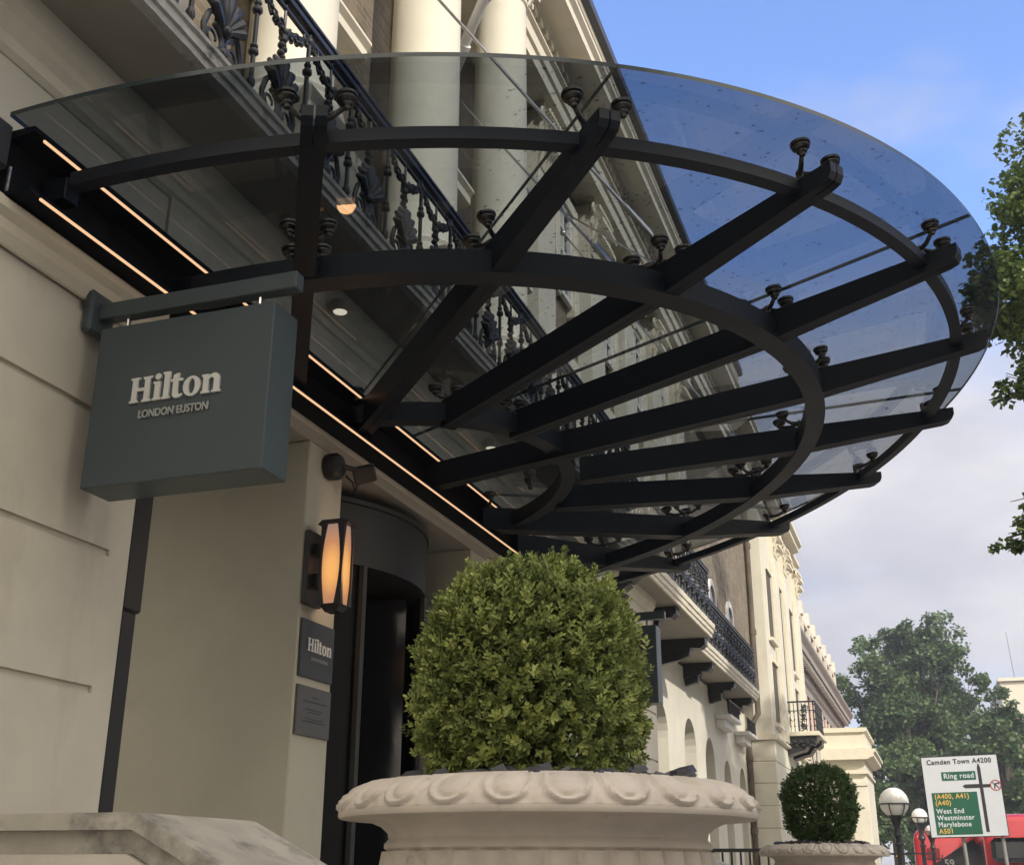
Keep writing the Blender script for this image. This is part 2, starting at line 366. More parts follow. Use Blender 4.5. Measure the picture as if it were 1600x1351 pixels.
slabstrip('pavement', -2.5, 4.42, M['paving'], -.3, 0.0)
slabstrip('kerb', 4.424, 4.58, M['kerb'], -.3, .004)
slabstrip('far_pavement', 14.62, 19.5, M['paving'], -.3, 0.0)
b = MB()
for i in range(30):
    y = -60+i*6
    b.add([(9.5, y, gz(y)-.116), (9.62, y, gz(y)-.116), (9.62, y+3, gz(y+3)-.116), (9.5, y+3, gz(y+3)-.116)], [(0, 1, 2, 3)])
tag(b.build('road_marking', M['paint'], loc=(0, 0, 0)), kind='structure')

# ------------------------------------------------------------------ the hotel building
YC = 5.828; YR = 2*YC
XW = .17
hotel = thing('hotel_building', 'cream stucco and brown brick hotel front with engaged columns, balcony and recessed entrance', 'building', (0, 5, 0))
def pier(y0, y1, near):
    b = MB(); b.box(-.6, XW-.014, y0, y1, 0, 4.245)
    zs = [0, 1.22, 1.69, 2.155, 2.62, 3.085, 3.42]
    ya, yb = (y0, y1-.105) if near else (y0+.105, y1)
    for i in range(len(zs)-1):
        b.box(XW-.013, XW, ya, yb, zs[i]+.012, zs[i+1]-.012)
    if near: b.box(XW-.0135, XW, y1-.105, y1+.002, 0, 3.42)
    else: b.box(XW-.0135, XW, y0-.002, y0+.105, 0, 3.42)
    return b.build('pier', M['stucco'], hotel)
p1 = pier(-3, 3.37, True); p2 = pier(YR-3.37, 12.0, False)
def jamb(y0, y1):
    o = box(-2.2, XW, y0, y1, 0, 3.5, .006).build('door_jamb', M['stucco_shade'], hotel)
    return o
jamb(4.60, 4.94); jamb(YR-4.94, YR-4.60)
for (ya, yb) in ((3.37, 4.6), (YR-4.6, YR-3.37)): box(-2.4, -1.6, ya, yb, 0, 3.5).build('recess_wall', M['stucco'], hotel)
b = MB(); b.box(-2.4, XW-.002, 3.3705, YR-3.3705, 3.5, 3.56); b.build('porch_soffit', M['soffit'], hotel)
b = MB(); b.box(-.6, XW-.001, 3.3705, YR-3.3705, 3.561, 4.245)
b.build('wall', M['stucco'], hotel)
box(-.6, XW, 12.001, 12.019, 0, 4.245).build('wall', M['stucco'], hotel)
b = MB()                                                    # string course below the canopy, mouldings
for (ya, yb) in ((-3, 3.368), (YR-3.368, 12)):
    b.prism([(XW, 3.60), (XW+.03, 3.60), (XW+.055, 3.575), (XW+.055, 3.545), (XW+.03, 3.525), (XW+.028, 3.49), (XW+.008, 3.455), (XW, 3.45)], ya, yb)
b.prism([(XW-.01, 4.331), (XW+.06, 4.331), (XW+.055, 4.26), (XW+.035, 4.225), (XW+.032, 4.19), (XW+.012, 4.16), (XW+.010, 4.12), (XW-.01, 4.10)], -3, 12)
b.build('string_course', M['trim'], hotel)
b = MB(); b.box(-.38, .05, -3.0, 1.2, 3.6, 4.2)
# lower wall beyond the front block
XB = -.30
b = MB()
arch = [(12.9, 13.6), (15.2, 15.95), (17.35, 18.1), (19.0+.1, 19.38)]
arch = [(15.75, 16.75), (17.5, 18.3), (19.5, 20.1)]
ARC = [(16.55, .42, 2.55), (18.05, .40, 2.55), (19.75, .0, 2.5)]
# wall with arched niches, built as pieces
def arch_wall(b, x0, x1, y0, y1, z0, z1, openings, seg=14):
    """openings: (yc, half width, springing z, sill z)"""
    y = y0
    for (yc, hw, zs, zb) in openings:
        b.box(x0, x1, y, yc-hw, z0, z1)
        if zb > z0: b.box(x0, x1, yc-hw, yc+hw, z0, zb)
        for k in range(seg):
            a0 = math.pi - math.pi*k/seg; a1 = math.pi - math.pi*(k+1)/seg
            ya, za = yc+hw*math.cos(a0), zs+hw*math.sin(a0); yb, zb2 = yc+hw*math.cos(a1), zs+hw*math.sin(a1)
            b.prism([(ya, za), (yb, zb2), (yb, z1), (ya, z1)], x0, x1, axis='x')
        y = yc+hw
    b.box(x0, x1, y, y1, z0, z1)
WIN_LOW = [(14.4, .40, 3.15, .6), (16.25, .42, 3.13, .6), (17.75, .38, 3.06, .6), (19.25, .34, 2.90, .6), (20.8, .34, 2.90, .6)]
b = MB(); arch_wall(b, XB-.5, XB, 12.02, 21.48, 0, 4.2, WIN_LOW); b.build('wall', M['stucco2'], hotel)
for (yc, hw, zs, zb) in WIN_LOW:
    f = MB(); f.box(XB-.30, XB-.24, yc-hw, yc+hw, zb, zs+hw); g = f.build('window', M['pane'], hotel)
    f = MB(); f.box(XB-.238, XB-.21, yc-.02, yc+.02, zb, zs+hw); f.box(XB-.238, XB-.211, yc-hw, yc-.021, zs-.02, zs+.02); f.box(XB-.238, XB-.211, yc+.021, yc+hw, zs-.02, zs+.02)
    f.build('window_frame', M['whitewood'], g)

# balcony slabs: three sections
b = MB()
def slab(b, x1, ya, yb, e=0):
    b.prism([(-.6, 4.25), (x1-.05, 4.25), (x1-.05, 4.40), (-.6, 4.40)], ya, yb)
b.prism([(-.6, 4.33), (.52, 4.33), (.52, 4.40), (-.6, 4.40)], -3, 9.5); slab(b, .44, 9.501, 14.2); slab(b, .16, 14.201, 20.0)
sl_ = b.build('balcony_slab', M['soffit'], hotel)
def edge_prof(x): return [(x-.05, 4.249), (x-.022, 4.244), (x-.018, 4.282), (x-.004, 4.290), (x, 4.335), (x+.014, 4.345), (x+.018, 4.402), (x-.05, 4.404)]
for (x, ya, yb) in ((.60, -3, 9.5), (.44, 9.505, 14.2), (.16, 14.205, 20.0)):
    bb = MB(); steps = max(2, int((yb-ya)/.04)); pr = edge_prof(x) if x < .5 else [(.52, 4.328), (.566, 4.325), (.570, 4.348), (.584, 4.353), (.588, 4.382), (.600, 4.388), (.604, 4.402), (.52, 4.404)]; am = 1 if x < .5 else .45
    vs = []; k = len(pr)
    for i in range(steps+1):
        y = ya+(yb-ya)*i/steps
        for j, (a, z) in enumerate(pr):
            w_ = (noise.noise(Vector((y*7, j*1.7, x*9)))*.004 + noise.noise(Vector((y*25, j*2.7, x*3)))*.004)*am
            vs.append((a + (w_ if 0 < j < k-1 else 0), y, z + (w_*.7 if 0 < j < k-1 else 0)))
    fs = [(i*k+j, i*k+(j+1) % k, (i+1)*k+(j+1) % k, (i+1)*k+j) for i in range(steps) for j in range(k)] + [tuple(range(k))[::-1], tuple(steps*k+j for j in range(k))]
    bb.add(vs, fs); e_ = bb.build('slab_edge', M['slab'] if x > .5 else M['trim'], hotel)
for (yy, zz) in ((4.642, 4.178), (6.812, 4.20)):                                          # small round downlights on the cove
    f = MB(); f.lathe([(.001, -.004), (.033, -.004), (.0345, -.001), (.001, -.0005)], (.262, yy, zz), 20); o = f.build('downlight', M['down'], hotel)
    f = MB(); f.lathe([(.040, .0), (.042, .002), (.042, .05), (.001, .052)], (.262, yy, zz), 20); f.build('downlight_housing', M['farstone'], hotel); box(XW+.001, .262, yy-.012, yy+.012, zz+.056, zz+.07).build('light_bracket', M['farstone'], hotel)
# consoles under the balcony further along
def console(y, x1, xw):
    b = MB(); L_ = x1-xw
    pr = [(xw, 4.247), (x1-.03, 4.247), (x1-.03, 4.17), (x1-.05, 4.16), (x1-.09, 4.125), (x1-.20, 4.135), (xw+L_*.55, 4.10), (xw+L_*.3, 4.06), (xw, 4.05)]
    b.prism(pr, y-.09, y+.09)
    pr2 = [(xw, 4.049), (xw+L_*.3, 4.059), (xw+L_*.55, 4.099), (x1-.22, 4.13), (x1-.24, 4.05), (xw+L_*.45, 4.0), (xw+.02, 3.95)]
    b.prism(pr2, y-.055, y+.055)
    b.tube([(x1-.10, y-.095, 4.19), (x1-.10, y+.095, 4.19)], .028, 12)
    return b.build('console_bracket', M['iron'], hotel)
for (y, x1, xw) in ((10.55, .40, XW), (12.35, .40, XB), (14.25, .36, XB), (16.05, .13, XB), (17.9, .13, XB), (19.7, .13, XB)): console(y, x1, xw)

# upper storeys
XU = -.10
b = MB(); b.box(-.9, -.30, -3, 8.45, 4.405, 8.12); b.box(-.9, XU, 8.4501, 21.46, 4.405, 8.12); b.box(-.9, XU, -3, 21.46, 8.1205, 10.55); up_wall = b.build('upper_wall', M['brick'], hotel)
b = MB()                                                     # entablature
b.prism([(-.30, 8.119), (.20, 8.119), (.20, 8.26), (.225, 8.27), (.225, 8.40), (.26, 8.42), (.26, 8.44), (.14, 8.45), (.14, 8.60), (.20, 8.61), (.27, 8.66), (.50, 8.67), (.50, 8.76), (.54, 8.80), (.54, 8.84), (-.30, 8.88)], -3, 21.4)
b.build('entablature', M['trim'], hotel)
b = MB()
for i in range(int(16/.16)):                                 # dentils
    y = 3+i*.16; b.box(.145, .255, y, y+.08, 8.535, 8.606)
b.build('dentil_course', M['trim'], hotel)
b = MB(); b.prism([(XU, 10.40), (-.06, 10.40), (-.04, 10.56), (.02, 10.58), (.02, 10.66), (-.8, 10.66)], -3, 21.4); b.build('parapet_band', M['trim'], hotel)
b = MB(); b.prism([(-.8, 10.661), (.03, 10.661), (.10, 10.68), (.10, 10.80), (-.8, 10.86)], -3, 21.4); b.build('gutter', M['leadroof'], hotel)
def capital(b, cx, y, r, z0, z1, flat=False, rr=None):
    rr = rr or random.Random(int(y*100)); h = z1-z0
    n = 10
    if flat: b.box(cx-.02, cx+.07, y-r*1.18, y+r*1.18, z1-.045, z1)
    else: b.box(cx-r*.9, cx+r*1.35, y-r*1.35, y+r*1.35, z1-.045, z1)
    if not flat: b.lathe([(r*.98, z0), (r*1.08, z0+.02), (r*1.08, z0+.05), (r*.95, z0+.06), (r*.98, z0+h*.5), (r*1.25, z0+h*.86), (r*1.3, z0+h*.87)], (cx, y, 0), 20)
    for row, (zz, rad, le) in enumerate(((z0+.07, r*1.03, h*.30), (z0+h*.36, r*1.06, h*.32), (z0+h*.62, r*1.15, h*.26))):
        for i in range(n):
            if flat:
                t = (i+.5)/n*2-1; py = y+t*r*1.0; d = Vector((1, t*.35, 0)).normalized(); base = Vector((cx, py, zz))
                if row == 1: base.y += r/n
            else:
                a = -math.pi/2+math.pi*(i+.5*(row % 2))/n+.1; d = Vector((math.cos(a), math.sin(a), 0)); base = Vector((cx, y, zz)) + d*rad
            pts = [base, base+d*le*.18+Vector((0, 0, le*.5)), base+d*le*.42+Vector((0, 0, le*.92)), base+d*le*.68+Vector((0, 0, le*.86)), base+d*le*.7+Vector((0, 0, le*.68))]
            b.tube(pts, [.022, .030, .026, .018, .008], 6)
    for s in (-1, 1):                                        # volutes
        c = Vector((cx+(.05 if flat else r*.9), y+s*r*1.0, z1-.13))
        pts = [c+Vector((.0, math.cos(t)*(.085-.009*t), math.sin(t)*(.085-.009*t))) for t in [k*.55 for k in range(14)]]
        b.tube(pts, .018, 6)
for i, y in enumerate((1.20, 2.70, 4.20, 5.80, 7.24)):
    r0 = .222 if i == 3 else .205; b = MB(); prof = []
    for t in range(12):
        z = 5.15+(8.12-5.15)*t/11; prof.append((r0*(1.03-.05*(t/11)**1.6), z))
    b.box(-.299, .15+r0*1.4, y-r0*1.4, y+r0*1.4, 4.405, 4.98, .008)
    b.lathe([(r0*1.33, 4.981), (r0*1.36, 5.02), (r0*1.3, 5.06), (r0*1.12, 5.08), (r0*1.18, 5.11), (r0*1.06, 5.14)]+prof, (.15, y, 0), 40)
    o = b.build('column', M['stucco2'], hotel, smooth=True, ang=40)
    c = MB(); capital(c, .15, y, r0*.98, 8.12, 8.75); c.box(-.05, .46, y-.30, y+.30, 8.751, 9.02, .01); c.build('capital', M['trim'], o)
for i, y in enumerate((8.74, 10.46, 11.88, 13.3, 14.72)):
    hw = .24; b = MB(); b.box(XU+.001, .06, y-hw, y+hw, 4.405, 7.40, .006)
    b.box(XU+.001, .085, y-hw-.03, y+hw+.03, 4.406, 4.95, .006)
    o = b.build('pilaster', M['stucco2'], hotel)
    c = MB(); c.box(XU+.001, .055, y-hw*.98, y+hw*.98, 7.401, 8.07); capital(c, .055, y, hw, 7.42, 8.119, True); c.build('capital', M['trim'], o)
# first floor windows with surrounds and hoods
def upper_window(y, hw, z0, z1, hood=True, XU=XU, hx=.30):
    b = MB(); b.box(XU+.001, XU+.03, y-hw, y+hw, z0, z1); o = b.build('window', M['pane'], hotel)
    f = MB(); x0, x1 = XU+.0305, XU+.07
    f.box(x0, x1, y-hw, y-hw+.05, z0, z1); f.box(x0, x1, y+hw-.05, y+hw, z0, z1); f.box(x0, x1, y-hw+.05, y+hw-.05, z1-.05, z1); f.box(x0, x1, y-hw+.05, y+hw-.05, z0, z0+.05)
    f.box(x0, x1-.012, y-.018, y+.018, z0+.05, z1-.05); nz_ = 4
    for k in range(1, nz_):
        zz = z0+(z1-z0)*k/nz_
        f.box(x0, x1-.014, y-hw+.05, y-.018, zz-.014, zz+.014); f.box(x0, x1-.014, y+.018, y+hw-.05, zz-.014, zz+.014)
    f.build('window_frame', M['whitewood'], o)
    f = MB(); f.box(XU+.001, XU+.10, y-hw-.14, y-hw-.001, z0-.1, z1+.12, .006); f.box(XU+.001, XU+.10, y+hw+.001, y+hw+.14, z0-.1, z1+.12, .006); f.box(XU+.001, XU+.099, y-hw-.001, y+hw+.001, z1+.001, z1+.119)
    if hood:
        f.prism([(XU+.001, z1+.121), (XU+.12, z1+.121), (XU+.13, z1+.14), (XU+hx-.03, z1+.15), (XU+hx, z1+.16), (XU+hx, z1+.22), (XU+hx+.03, z1+.25), (XU+hx+.03, z1+.27), (XU+.001, z1+.30)], y-hw-.17, y+hw+.17)
    f.build('window_surround', M['trim'], o)
for y in (1.9, 3.38, 4.78, 6.50, 7.95): upper_window(y, .2, 4.6, 5.95, XU=-.3, hx=.36)
for y in (9.6, 11.17, 12.59, 14.0): upper_window(y, .24, 4.6, 6.0, False)
for y in (9.6, 11.17, 12.59, 14.0): upper_window(y, .24, 6.7, 7.7, False)
for y in (3.45, 5.0, 6.52): upper_window(y, .2, 7.0, 7.85, False, XU=-.3)
for y in (3.5, 5, 6.5, 8, 9.6, 11.17, 12.59, 14.0, 15.6, 17.2): upper_window(y, .2, 9.1, 9.95, False)
for y in (15.9, 17.35, 19.0):                                # arched, white lined windows in the brick
    f = MB(); hw = .27
    arch_pts = [(y-hw, 4.5), (y-hw, 5.35)] + [(y+hw*math.cos(math.pi-math.pi*k/12), 5.35+hw*math.sin(math.pi-math.pi*k/12)) for k in range(1, 12)] + [(y+hw, 5.35), (y+hw, 4.5)]
    g = MB(); g.prism(arch_pts, XU+.001, XU+.012, axis='x'); o = g.build('window', M['pane'], hotel)
    for k in range(len(arch_pts)-1):
        (ya, za), (yb, zb) = arch_pts[k], arch_pts[k+1]
        cyy, czz = y, 5.2; sc_ = 1.24
        oa = (cyy+(ya-cyy)*sc_, czz+(za-czz)*(sc_ if za > 5.2 else 1)); ob = (cyy+(yb-cyy)*sc_, czz+(zb-czz)*(sc_ if zb > 5.2 else 1))
        f.prism([(ya, za), (yb, zb), ob, oa], XU+.002, XU+.035, axis='x')
    f.build('window_surround', M['whitewood'], o)
# downpipes
b = MB(); b.box(.055, .166, 3.376, 3.462, 0, 2.45, .008); b.box(.055, .167, 3.376, 3.485, 2.45, 3.498, .008); b.build('downpipe', M['black'], hotel)
b = MB(); b.tube([(XB+.06, 21.38, 0), (XB+.06, 21.38, 3.9), (-.04, 21.35, 4.2), (-.04, 21.35, 6), (-.04, 21.35, 10.6)], .05, 10)
for z in (1, 2.2, 3.4, 5.6, 7.2, 8.8): b.tube([(-.04 if z > 4 else XB+.06, 21.36, z), (-.04 if z > 4 else XB+.06, 21.36, z+.09)], .066, 10)
b.build('downpipe', M['bark'], hotel, smooth=True, ang=50)
# revolving door
cx, cyy, rd = -.84, YC, .98
b = MB(); b.lathe([(rd+.02, 3.09), (rd+.02, 3.41), (rd+.035, 3.415), (rd+.035, 3.44), (rd-.1, 3.44)], (cx, cyy, 0), 64); b.lathe([(.05, 3.10), (rd, 3.10)], (cx, cyy, 0), 48)
door = b.build('revolving_door', M['door'], hotel, smooth=True, ang=30)
b = MB()
for k in range(48):
    a0 = -1.35+2.7*k/48; a1 = -1.35+2.7*(k+1)/48
    if abs(a0) < .42: continue
    p = [(cx+r_*math.cos(a), cyy+r_*math.sin(a)) for a in (a0, a1) for r_ in (rd-.015, rd)]
    b.prism([p[0], p[1], p[3], p[2]], .05, 3.09, axis='z')
b.build('curved_glass', M['doorglass'], door)
b = MB()
for a in (-1.35, -.95, -.42, .42, .95, 1.35):
    b.tube([(cx+(rd+.005)*math.cos(a), cyy+(rd+.005)*math.sin(a), 0.02), (cx+(rd+.005)*math.cos(a), cyy+(rd+.005)*math.sin(a), 3.09)], .03, 8)
b.build('door_post', M['door'], door)
b = MB()
for a in (.3, .3+math.pi/2, .3+math.pi, .3+1.5*math.pi):
    c, s = math.cos(a), math.sin(a)
    b.prism([(cx+.02*s, cyy-.02*c), (cx+.9*c+.02*s, cyy+.9*s-.02*c), (cx+.9*c-.02*s, cyy+.9*s+.02*c), (cx-.02*s, cyy+.02*c)], .05, 3.05, axis='z')
b.build('door_leaf', M['busglass'], door)
b = MB(); b.box(-2.25, -2.2, 4.94, YR-4.94, 0, 3.5); b.build('lobby_back', M['dark'], hotel)
b = MB(); b.box(-1.9, -1.2, 4.941, 5.0, 0, 3.499); b.box(-1.9, -1.2, YR-5.0, YR-4.941, 0, 3.499); b.build('door_side_panel', M['door'], hotel)

# ------------------------------------------------------------------ balcony railing (cast iron)
def scroll(c, r0, turns, s=1, ph=0, ax=1, n=18, k=.75):
    out_ = []
    for i in range(n):
        t = i/(n-1); r = r0*(1-k*t); a = ph + s*turns*2*math.pi*t
        out_.append((c[0]+.004*math.sin(7*t), c[1]+r*math.cos(a), c[2]+r*math.sin(a)))
    return out_
def baluster_mesh():
    b = MB(); b.tube([(0, 0, 0), (0, 0, .62)], .0105, 7)
    for z, r, h in ((.0, .022, .03), (.05, .018, .05), (.20, .021, .035), (.235, .017, .02), (.40, .022, .04), (.445, .016, .02), (.56, .019, .04)):
        b.lathe([(.011, z), (r, z+h*.3), (r, z+h*.7), (.011, z+h)], (0, 0, 0), 8)
    return b
def panel_mesh():
    b = MB()
    # big lower palmette with spiral scrolls
    for s in (-1, 1):
        b.tube(scroll((0, s*.062, .085), .062, 1.35, s, math.pi/2), [.012-.0004*i for i in range(18)], 6)
        b.tube([(0, s*.115, .03), (0, s*.125, .10), (0, s*.10, .17), (0, s*.055, .21), (0, s*.02, .30)], [.010, .012, .012, .010, .007], 6)
        b.tube(scroll((0, s*.055, .215), .045, 1.1, -s, -math.pi/2), .009, 6)
    for i in range(7):
        a = R(-60+20*i); ln_ = .19-.018*abs(i-3)
        p0 = Vector((0, 0, .15)); d = Vector((0, math.sin(a), math.cos(a)))
        b.tube([p0, p0+d*ln_*.4+Vector((.012, 0, 0)), p0+d*ln_*.8+Vector((.02, 0, 0)), p0+d*ln_], [.008, .019, .022, .009], 7)
    b.sphere((.012, 0, .15), .026, 8, 6)
    b.sphere((0, 0, .05), .03, 8, 6)
    b.tube([(0, 0, 0), (0, 0, .62)], .007, 6)
    return b
def garland_mesh(L_):
    b = MB()
    for s in (-1, 1):
        pts = [(0, s*L_*t, .59-.10*t*(2-t)*1.0+.0) for t in [k/10 for k in range(11)]]
        pts = [(0, s*(L_*(1-t)), .60-.13*(t**.7)) for t in [k/10 for k in range(11)]]
        b.tube(pts, [.007+.008*abs(math.sin(k*1.3)) for k in range(11)], 6)
        for k in range(1, 10):
            t = k/10; c = (0.006*(-1)**k, s*L_*(1-t), .595-.13*(t**.7))
            b.tube(scroll(c, .026, .8, s, k), .007, 5, True)
            b.sphere((c[0], c[1]+.008, c[2]-.014), .012, 6, 4)
    for k in range(9):                                      # pendant drop
        b.sphere((.004*(-1)**k, .006*math.sin(k*2.1), .47-.021*k), .020-.0012*k+.004*(k % 2), 7, 5)
    return b
def railing(label, x, ya, yb, z0, pitch_, detail=True):
    t = thing('balcony_railing', label, 'railing', (x, (ya+yb)/2, z0), 'cast iron balcony railings')
    b = MB(); b.box(x-.024, x+.024, ya, yb, z0+.62, z0+.652, .004); b.box(x-.032, x+.032, ya, yb, z0+.652, z0+.672, .004); b.build('top_rail', M['iron'], t)
    b = MB(); b.box(x-.012, x+.012, ya, yb, z0-.0, z0+.018); b.box(x-.009, x+.009, ya, yb, z0+.585, z0+.598); b.build('bottom_rail', M['iron'], t)
    n = int((yb-ya)/pitch_); p = (yb-ya)/n
    bm, pm, gm = baluster_mesh(), panel_mesh(), garland_mesh(p*.5)
    me_b = me_p = me_g = None
    for i in range(n+1):
        y = ya+i*p
        if me_b is None:
            o = MB().add([(v[0]+x, v[1]+y, v[2]+z0) for v in bm.v], bm.f).build('baluster', M['iron'], t, smooth=True, ang=50); me_b = o; y_b = y
        else:
            o = me_b.copy(); COL.objects.link(o); o.location.y += y-y_b
        if i < n:
            ym = y+p/2
            if me_p is None:
                me_p = MB().add([(v[0]+x, v[1]+ym, v[2]+z0) for v in pm.v], pm.f).build('scroll_panel', M['iron'], t, smooth=True, ang=50); y_p = ym
                me_g = MB().add([(v[0]+x, v[1]+ym, v[2]+z0) for v in gm.v], gm.f).build('garland', M['iron'], t, smooth=True, ang=50)
            else:
                for q in (me_p, me_g):
                    o = q.copy(); COL.objects.link(o); o.location.y += ym-y_p
    return t
railing('ornate black cast iron railing on the near balcony above the canopy', .555, 1.2, 9.45, 4.405, .40)
railing('black cast iron railing on the middle balcony past the canopy', .40, 9.55, 14.15, 4.405, .30)
railing('black cast iron railing on the farthest shallow balcony by the drainpipe', .12, 14.25, 19.95, 4.405, .30)

# ------------------------------------------------------------------ canopy
XC, ZG, SX = -.0294, 3.8213, .1342
def gl(x): return ZG+SX*(x-XC)
def cp_(r, a, off=0):
    x = XC+r*math.cos(a); return (x, YC+r*math.sin(a), gl(x)+off)
canopy = thing('entrance_canopy', 'half round dark steel and tinted glass canopy over the hotel entrance', 'canopy', (0.2, YC, 3.8))
def wall_ang(r, xw): return math.acos(max(-1, min(1, (xw-XC)/r)))
RG = 3.38
# glass slabs: five panes split by radial joints
XB0, YB0 = -.65, 5.85                                       # the beams radiate from a point behind the wall
BEAMS = [R(15*k+.2) for k in range(-4, 5)]
def bray(phi, r):                                           # distance from the beam centre to the circle of radius r
    ox, oy = XB0-XC, YB0-YC; c, s = math.cos(phi), math.sin(phi); b_ = ox*c+oy*s
    return -b_+math.sqrt(b_*b_-(ox*ox+oy*oy-r*r))
def bp(phi, r, off=0):
    t = bray(phi, r); x = XB0+t*math.cos(phi); return (x, YB0+t*math.sin(phi), gl(x)+off)
def polar(phi, r): p = bp(phi, r); return math.atan2(p[1]-YC, p[0]-XC)
wa = wall_ang(RG, .215)
joints = [None] + [BEAMS[k]-R(.15) for k in (1, 3, 5, 7)] + [None]
def pane(p0, p1, t0=.0, t1=.017):
    """piece of the glass plane between two joints that follow the beams, cut straight at the wall"""
    n = 36; xw = .215; a0 = -wa if p0 is None else polar(p0, RG); a1 = wa if p1 is None else polar(p1, RG)
    poly = [(XC+RG*math.cos(a0+(a1-a0)*i/n), YC+RG*math.sin(a0+(a1-a0)*i/n)) for i in range(n+1)]
    if p1 is not None: poly.append((xw, YB0+(xw-XB0)*math.tan(p1)))
    if p0 is not None: poly.append((xw, YB0+(xw-XB0)*math.tan(p0)))
    cxp = sum(p[0] for p in poly)/len(poly); cyp = sum(p[1] for p in poly)/len(poly)
    poly = [(cxp+(x-cxp)*(1-.0016), cyp+(y-cyp)*(1-.0016)) for x, y in poly]
    b = MB(); k = len(poly)
    b.add([(x, y, gl(x)+t0) for x, y in poly]+[(x, y, gl(x)+t1) for x, y in poly], [tuple(range(k))[::-1], tuple(range(k, 2*k))])
    o = b.build('glass_pane', M['glass'], canopy)
    e = MB(); e.add([(x, y, gl(x)+t0) for x, y in poly]+[(x, y, gl(x)+t1) for x, y in poly], [(i, (i+1) % k, k+(i+1) % k, k+i) for i in range(k)])
    e.build('glass_edge', M['gedge'], o)
for i in range(5): pane(joints[i], joints[i+1])
def ringbeam(ro, ri, top, bot, xw, name='ring_beam', m='steelg', cx=XC, cyy=YC):
    wo = math.acos((xw-cx)/((ro+ri)/2))
    def cp_(r, a, off): x = cx+r*math.cos(a); return (x, cyy+r*math.sin(a), gl(x)+off)
    wo += 0; n = 96; b = MB(); vs = []
    for i in range(n+1):
        a = -wo+2*wo*i/n
        vs += [cp_(ro, a, top), cp_(ri, a, top), cp_(ri, a, bot), cp_(ro, a, bot)]
    fs = []
    for i in range(n):
        for k in range(4): fs.append((4*i+k, 4*i+4+k, 4*i+4+(k+1) % 4, 4*i+(k+1) % 4))
    fs += [(0, 1, 2, 3), tuple(4*n+k for k in range(4))[::-1]]
    b.add(vs, fs); return b.build(name, M[m], canopy, smooth=True, ang=30)
ringbeam(3.181, 3.128, -.112, -.160, .30)
ringbeam(2.486, 2.386, -.145, -.243, .30)
ringbeam(1.15, 1.068, -.118, -.212, .28, cx=-.1, cyy=5.9)
def beam(a, r0, r1, ext=None):
    c, s = math.cos(a), math.sin(a); hw = .041; g = .003
    b = MB()
    for sg in (-1, 1):
        h0, h1 = (g, hw) if sg > 0 else (-hw, -g)
        rk = r1-.86                                             # where the middle ring crosses; the beam tapers beyond it
        rs = [r0, (r0+rk)/2, rk, rk+.35, r1-.05, r1-.014, r1]
        bot = [-.238, -.238, -.238, -.214, -.186, -.176, -.150]
        top = [-.094, -.094, -.096, -.102, -.108, -.108, -.110]
        vs = []
        for r, bo, to in zip(rs, bot, top):
            for h in (h0, h1):
                x, y = XB0+r*c-h*s, YB0+r*s+h*c
                vs += [(x, y, gl(x)+to), (x, y, gl(x)+bo)]
        fs = []
        for i in range(len(rs)-1):
            o = 4*i
            for (p, q) in ((0, 2), (2, 3), (3, 1), (1, 0)): fs.append((o+p, o+q, o+4+q, o+4+p))
        fs += [(0, 1, 3, 2), tuple(4*(len(rs)-1)+k for k in (0, 2, 3, 1))]
        b.add(vs, fs)
    # filler closing the slot except at the tip
    vs = []
    for r, za, zb in ((r0, -.097, -.2365), (r1-.86, -.099, -.2365), (r1-.10, -.111, -.188)):
        for h in (-g, g):
            x, y = XB0+r*c-h*s, YB0+r*s+h*c; vs += [(x, y, gl(x)+za), (x, y, gl(x)+zb)]
    b.add(vs, [f_ for o in (0, 4) for f_ in ((o, o+1, o+5, o+4), (o+2, o+6, o+7, o+3), (o, o+4, o+6, o+2), (o+1, o+3, o+7, o+5))]+[(0, 2, 3, 1), (8, 9, 11, 10)])
    return b.build('radial_beam', M['steel'], canopy)
for k, a in enumerate(BEAMS):
    long_ = k in (0, 1, 4, 7, 8)
    r0 = (.225-XB0)/math.cos(a) if long_ else (bray(a, 1.0) if k < 4 else bray(a, 1.14))
    beam(a, r0, bray(a, 3.31))
def spider(r, a, offs, hub_r):
    """hub on the beam with arms to glass clamps; offs = list of (dr, dt)"""
    b = MB(); hub = Vector(bp(a, hub_r, -.094)); z = Vector((0, 0, 1))
    b.tube([hub, hub+z*.035], .016, 10); b.sphere(tuple(hub+z*.038), .018, 10, 6)
    rad = Vector((math.cos(a), math.sin(a), SX*math.cos(a))).normalized(); tan = Vector((-math.sin(a), math.cos(a), -SX*math.sin(a))).normalized(); nrm = rad.cross(tan).normalized()
    o = b.build('spider_fitting', M['spider'], canopy, smooth=True, ang=40)
    for (dr, dt) in offs:
        p = Vector(bp(a, r)); p = p + rad*dr + tan*dt
        q = MB(); ax = Matrix((rad, tan, nrm)).transposed()
        q.lathe([(r_*1.16, z_) for r_, z_ in [(.004, -.062), (.009, -.060), (.010, -.050), (.017, -.046), (.0175, -.038), (.011, -.035), (.024, -.031), (.029, -.026), (.029, -.020), (.026, -.017), (.026, -.014), (.033, -.013), (.033, -.003), (.028, -.0012)]], p, 18, ax=ax)
        q.build('glass_clamp', M['spider'], o, smooth=True, ang=28)
        e = p - nrm*.045; st = hub+z*.036; mid = (st+e)/2 - z*.012
        arm = MB(); arm.tube([st, mid, e], [.012, .0105, .009], 7); arm.build('spider_arm', M['spider'], o, smooth=True)
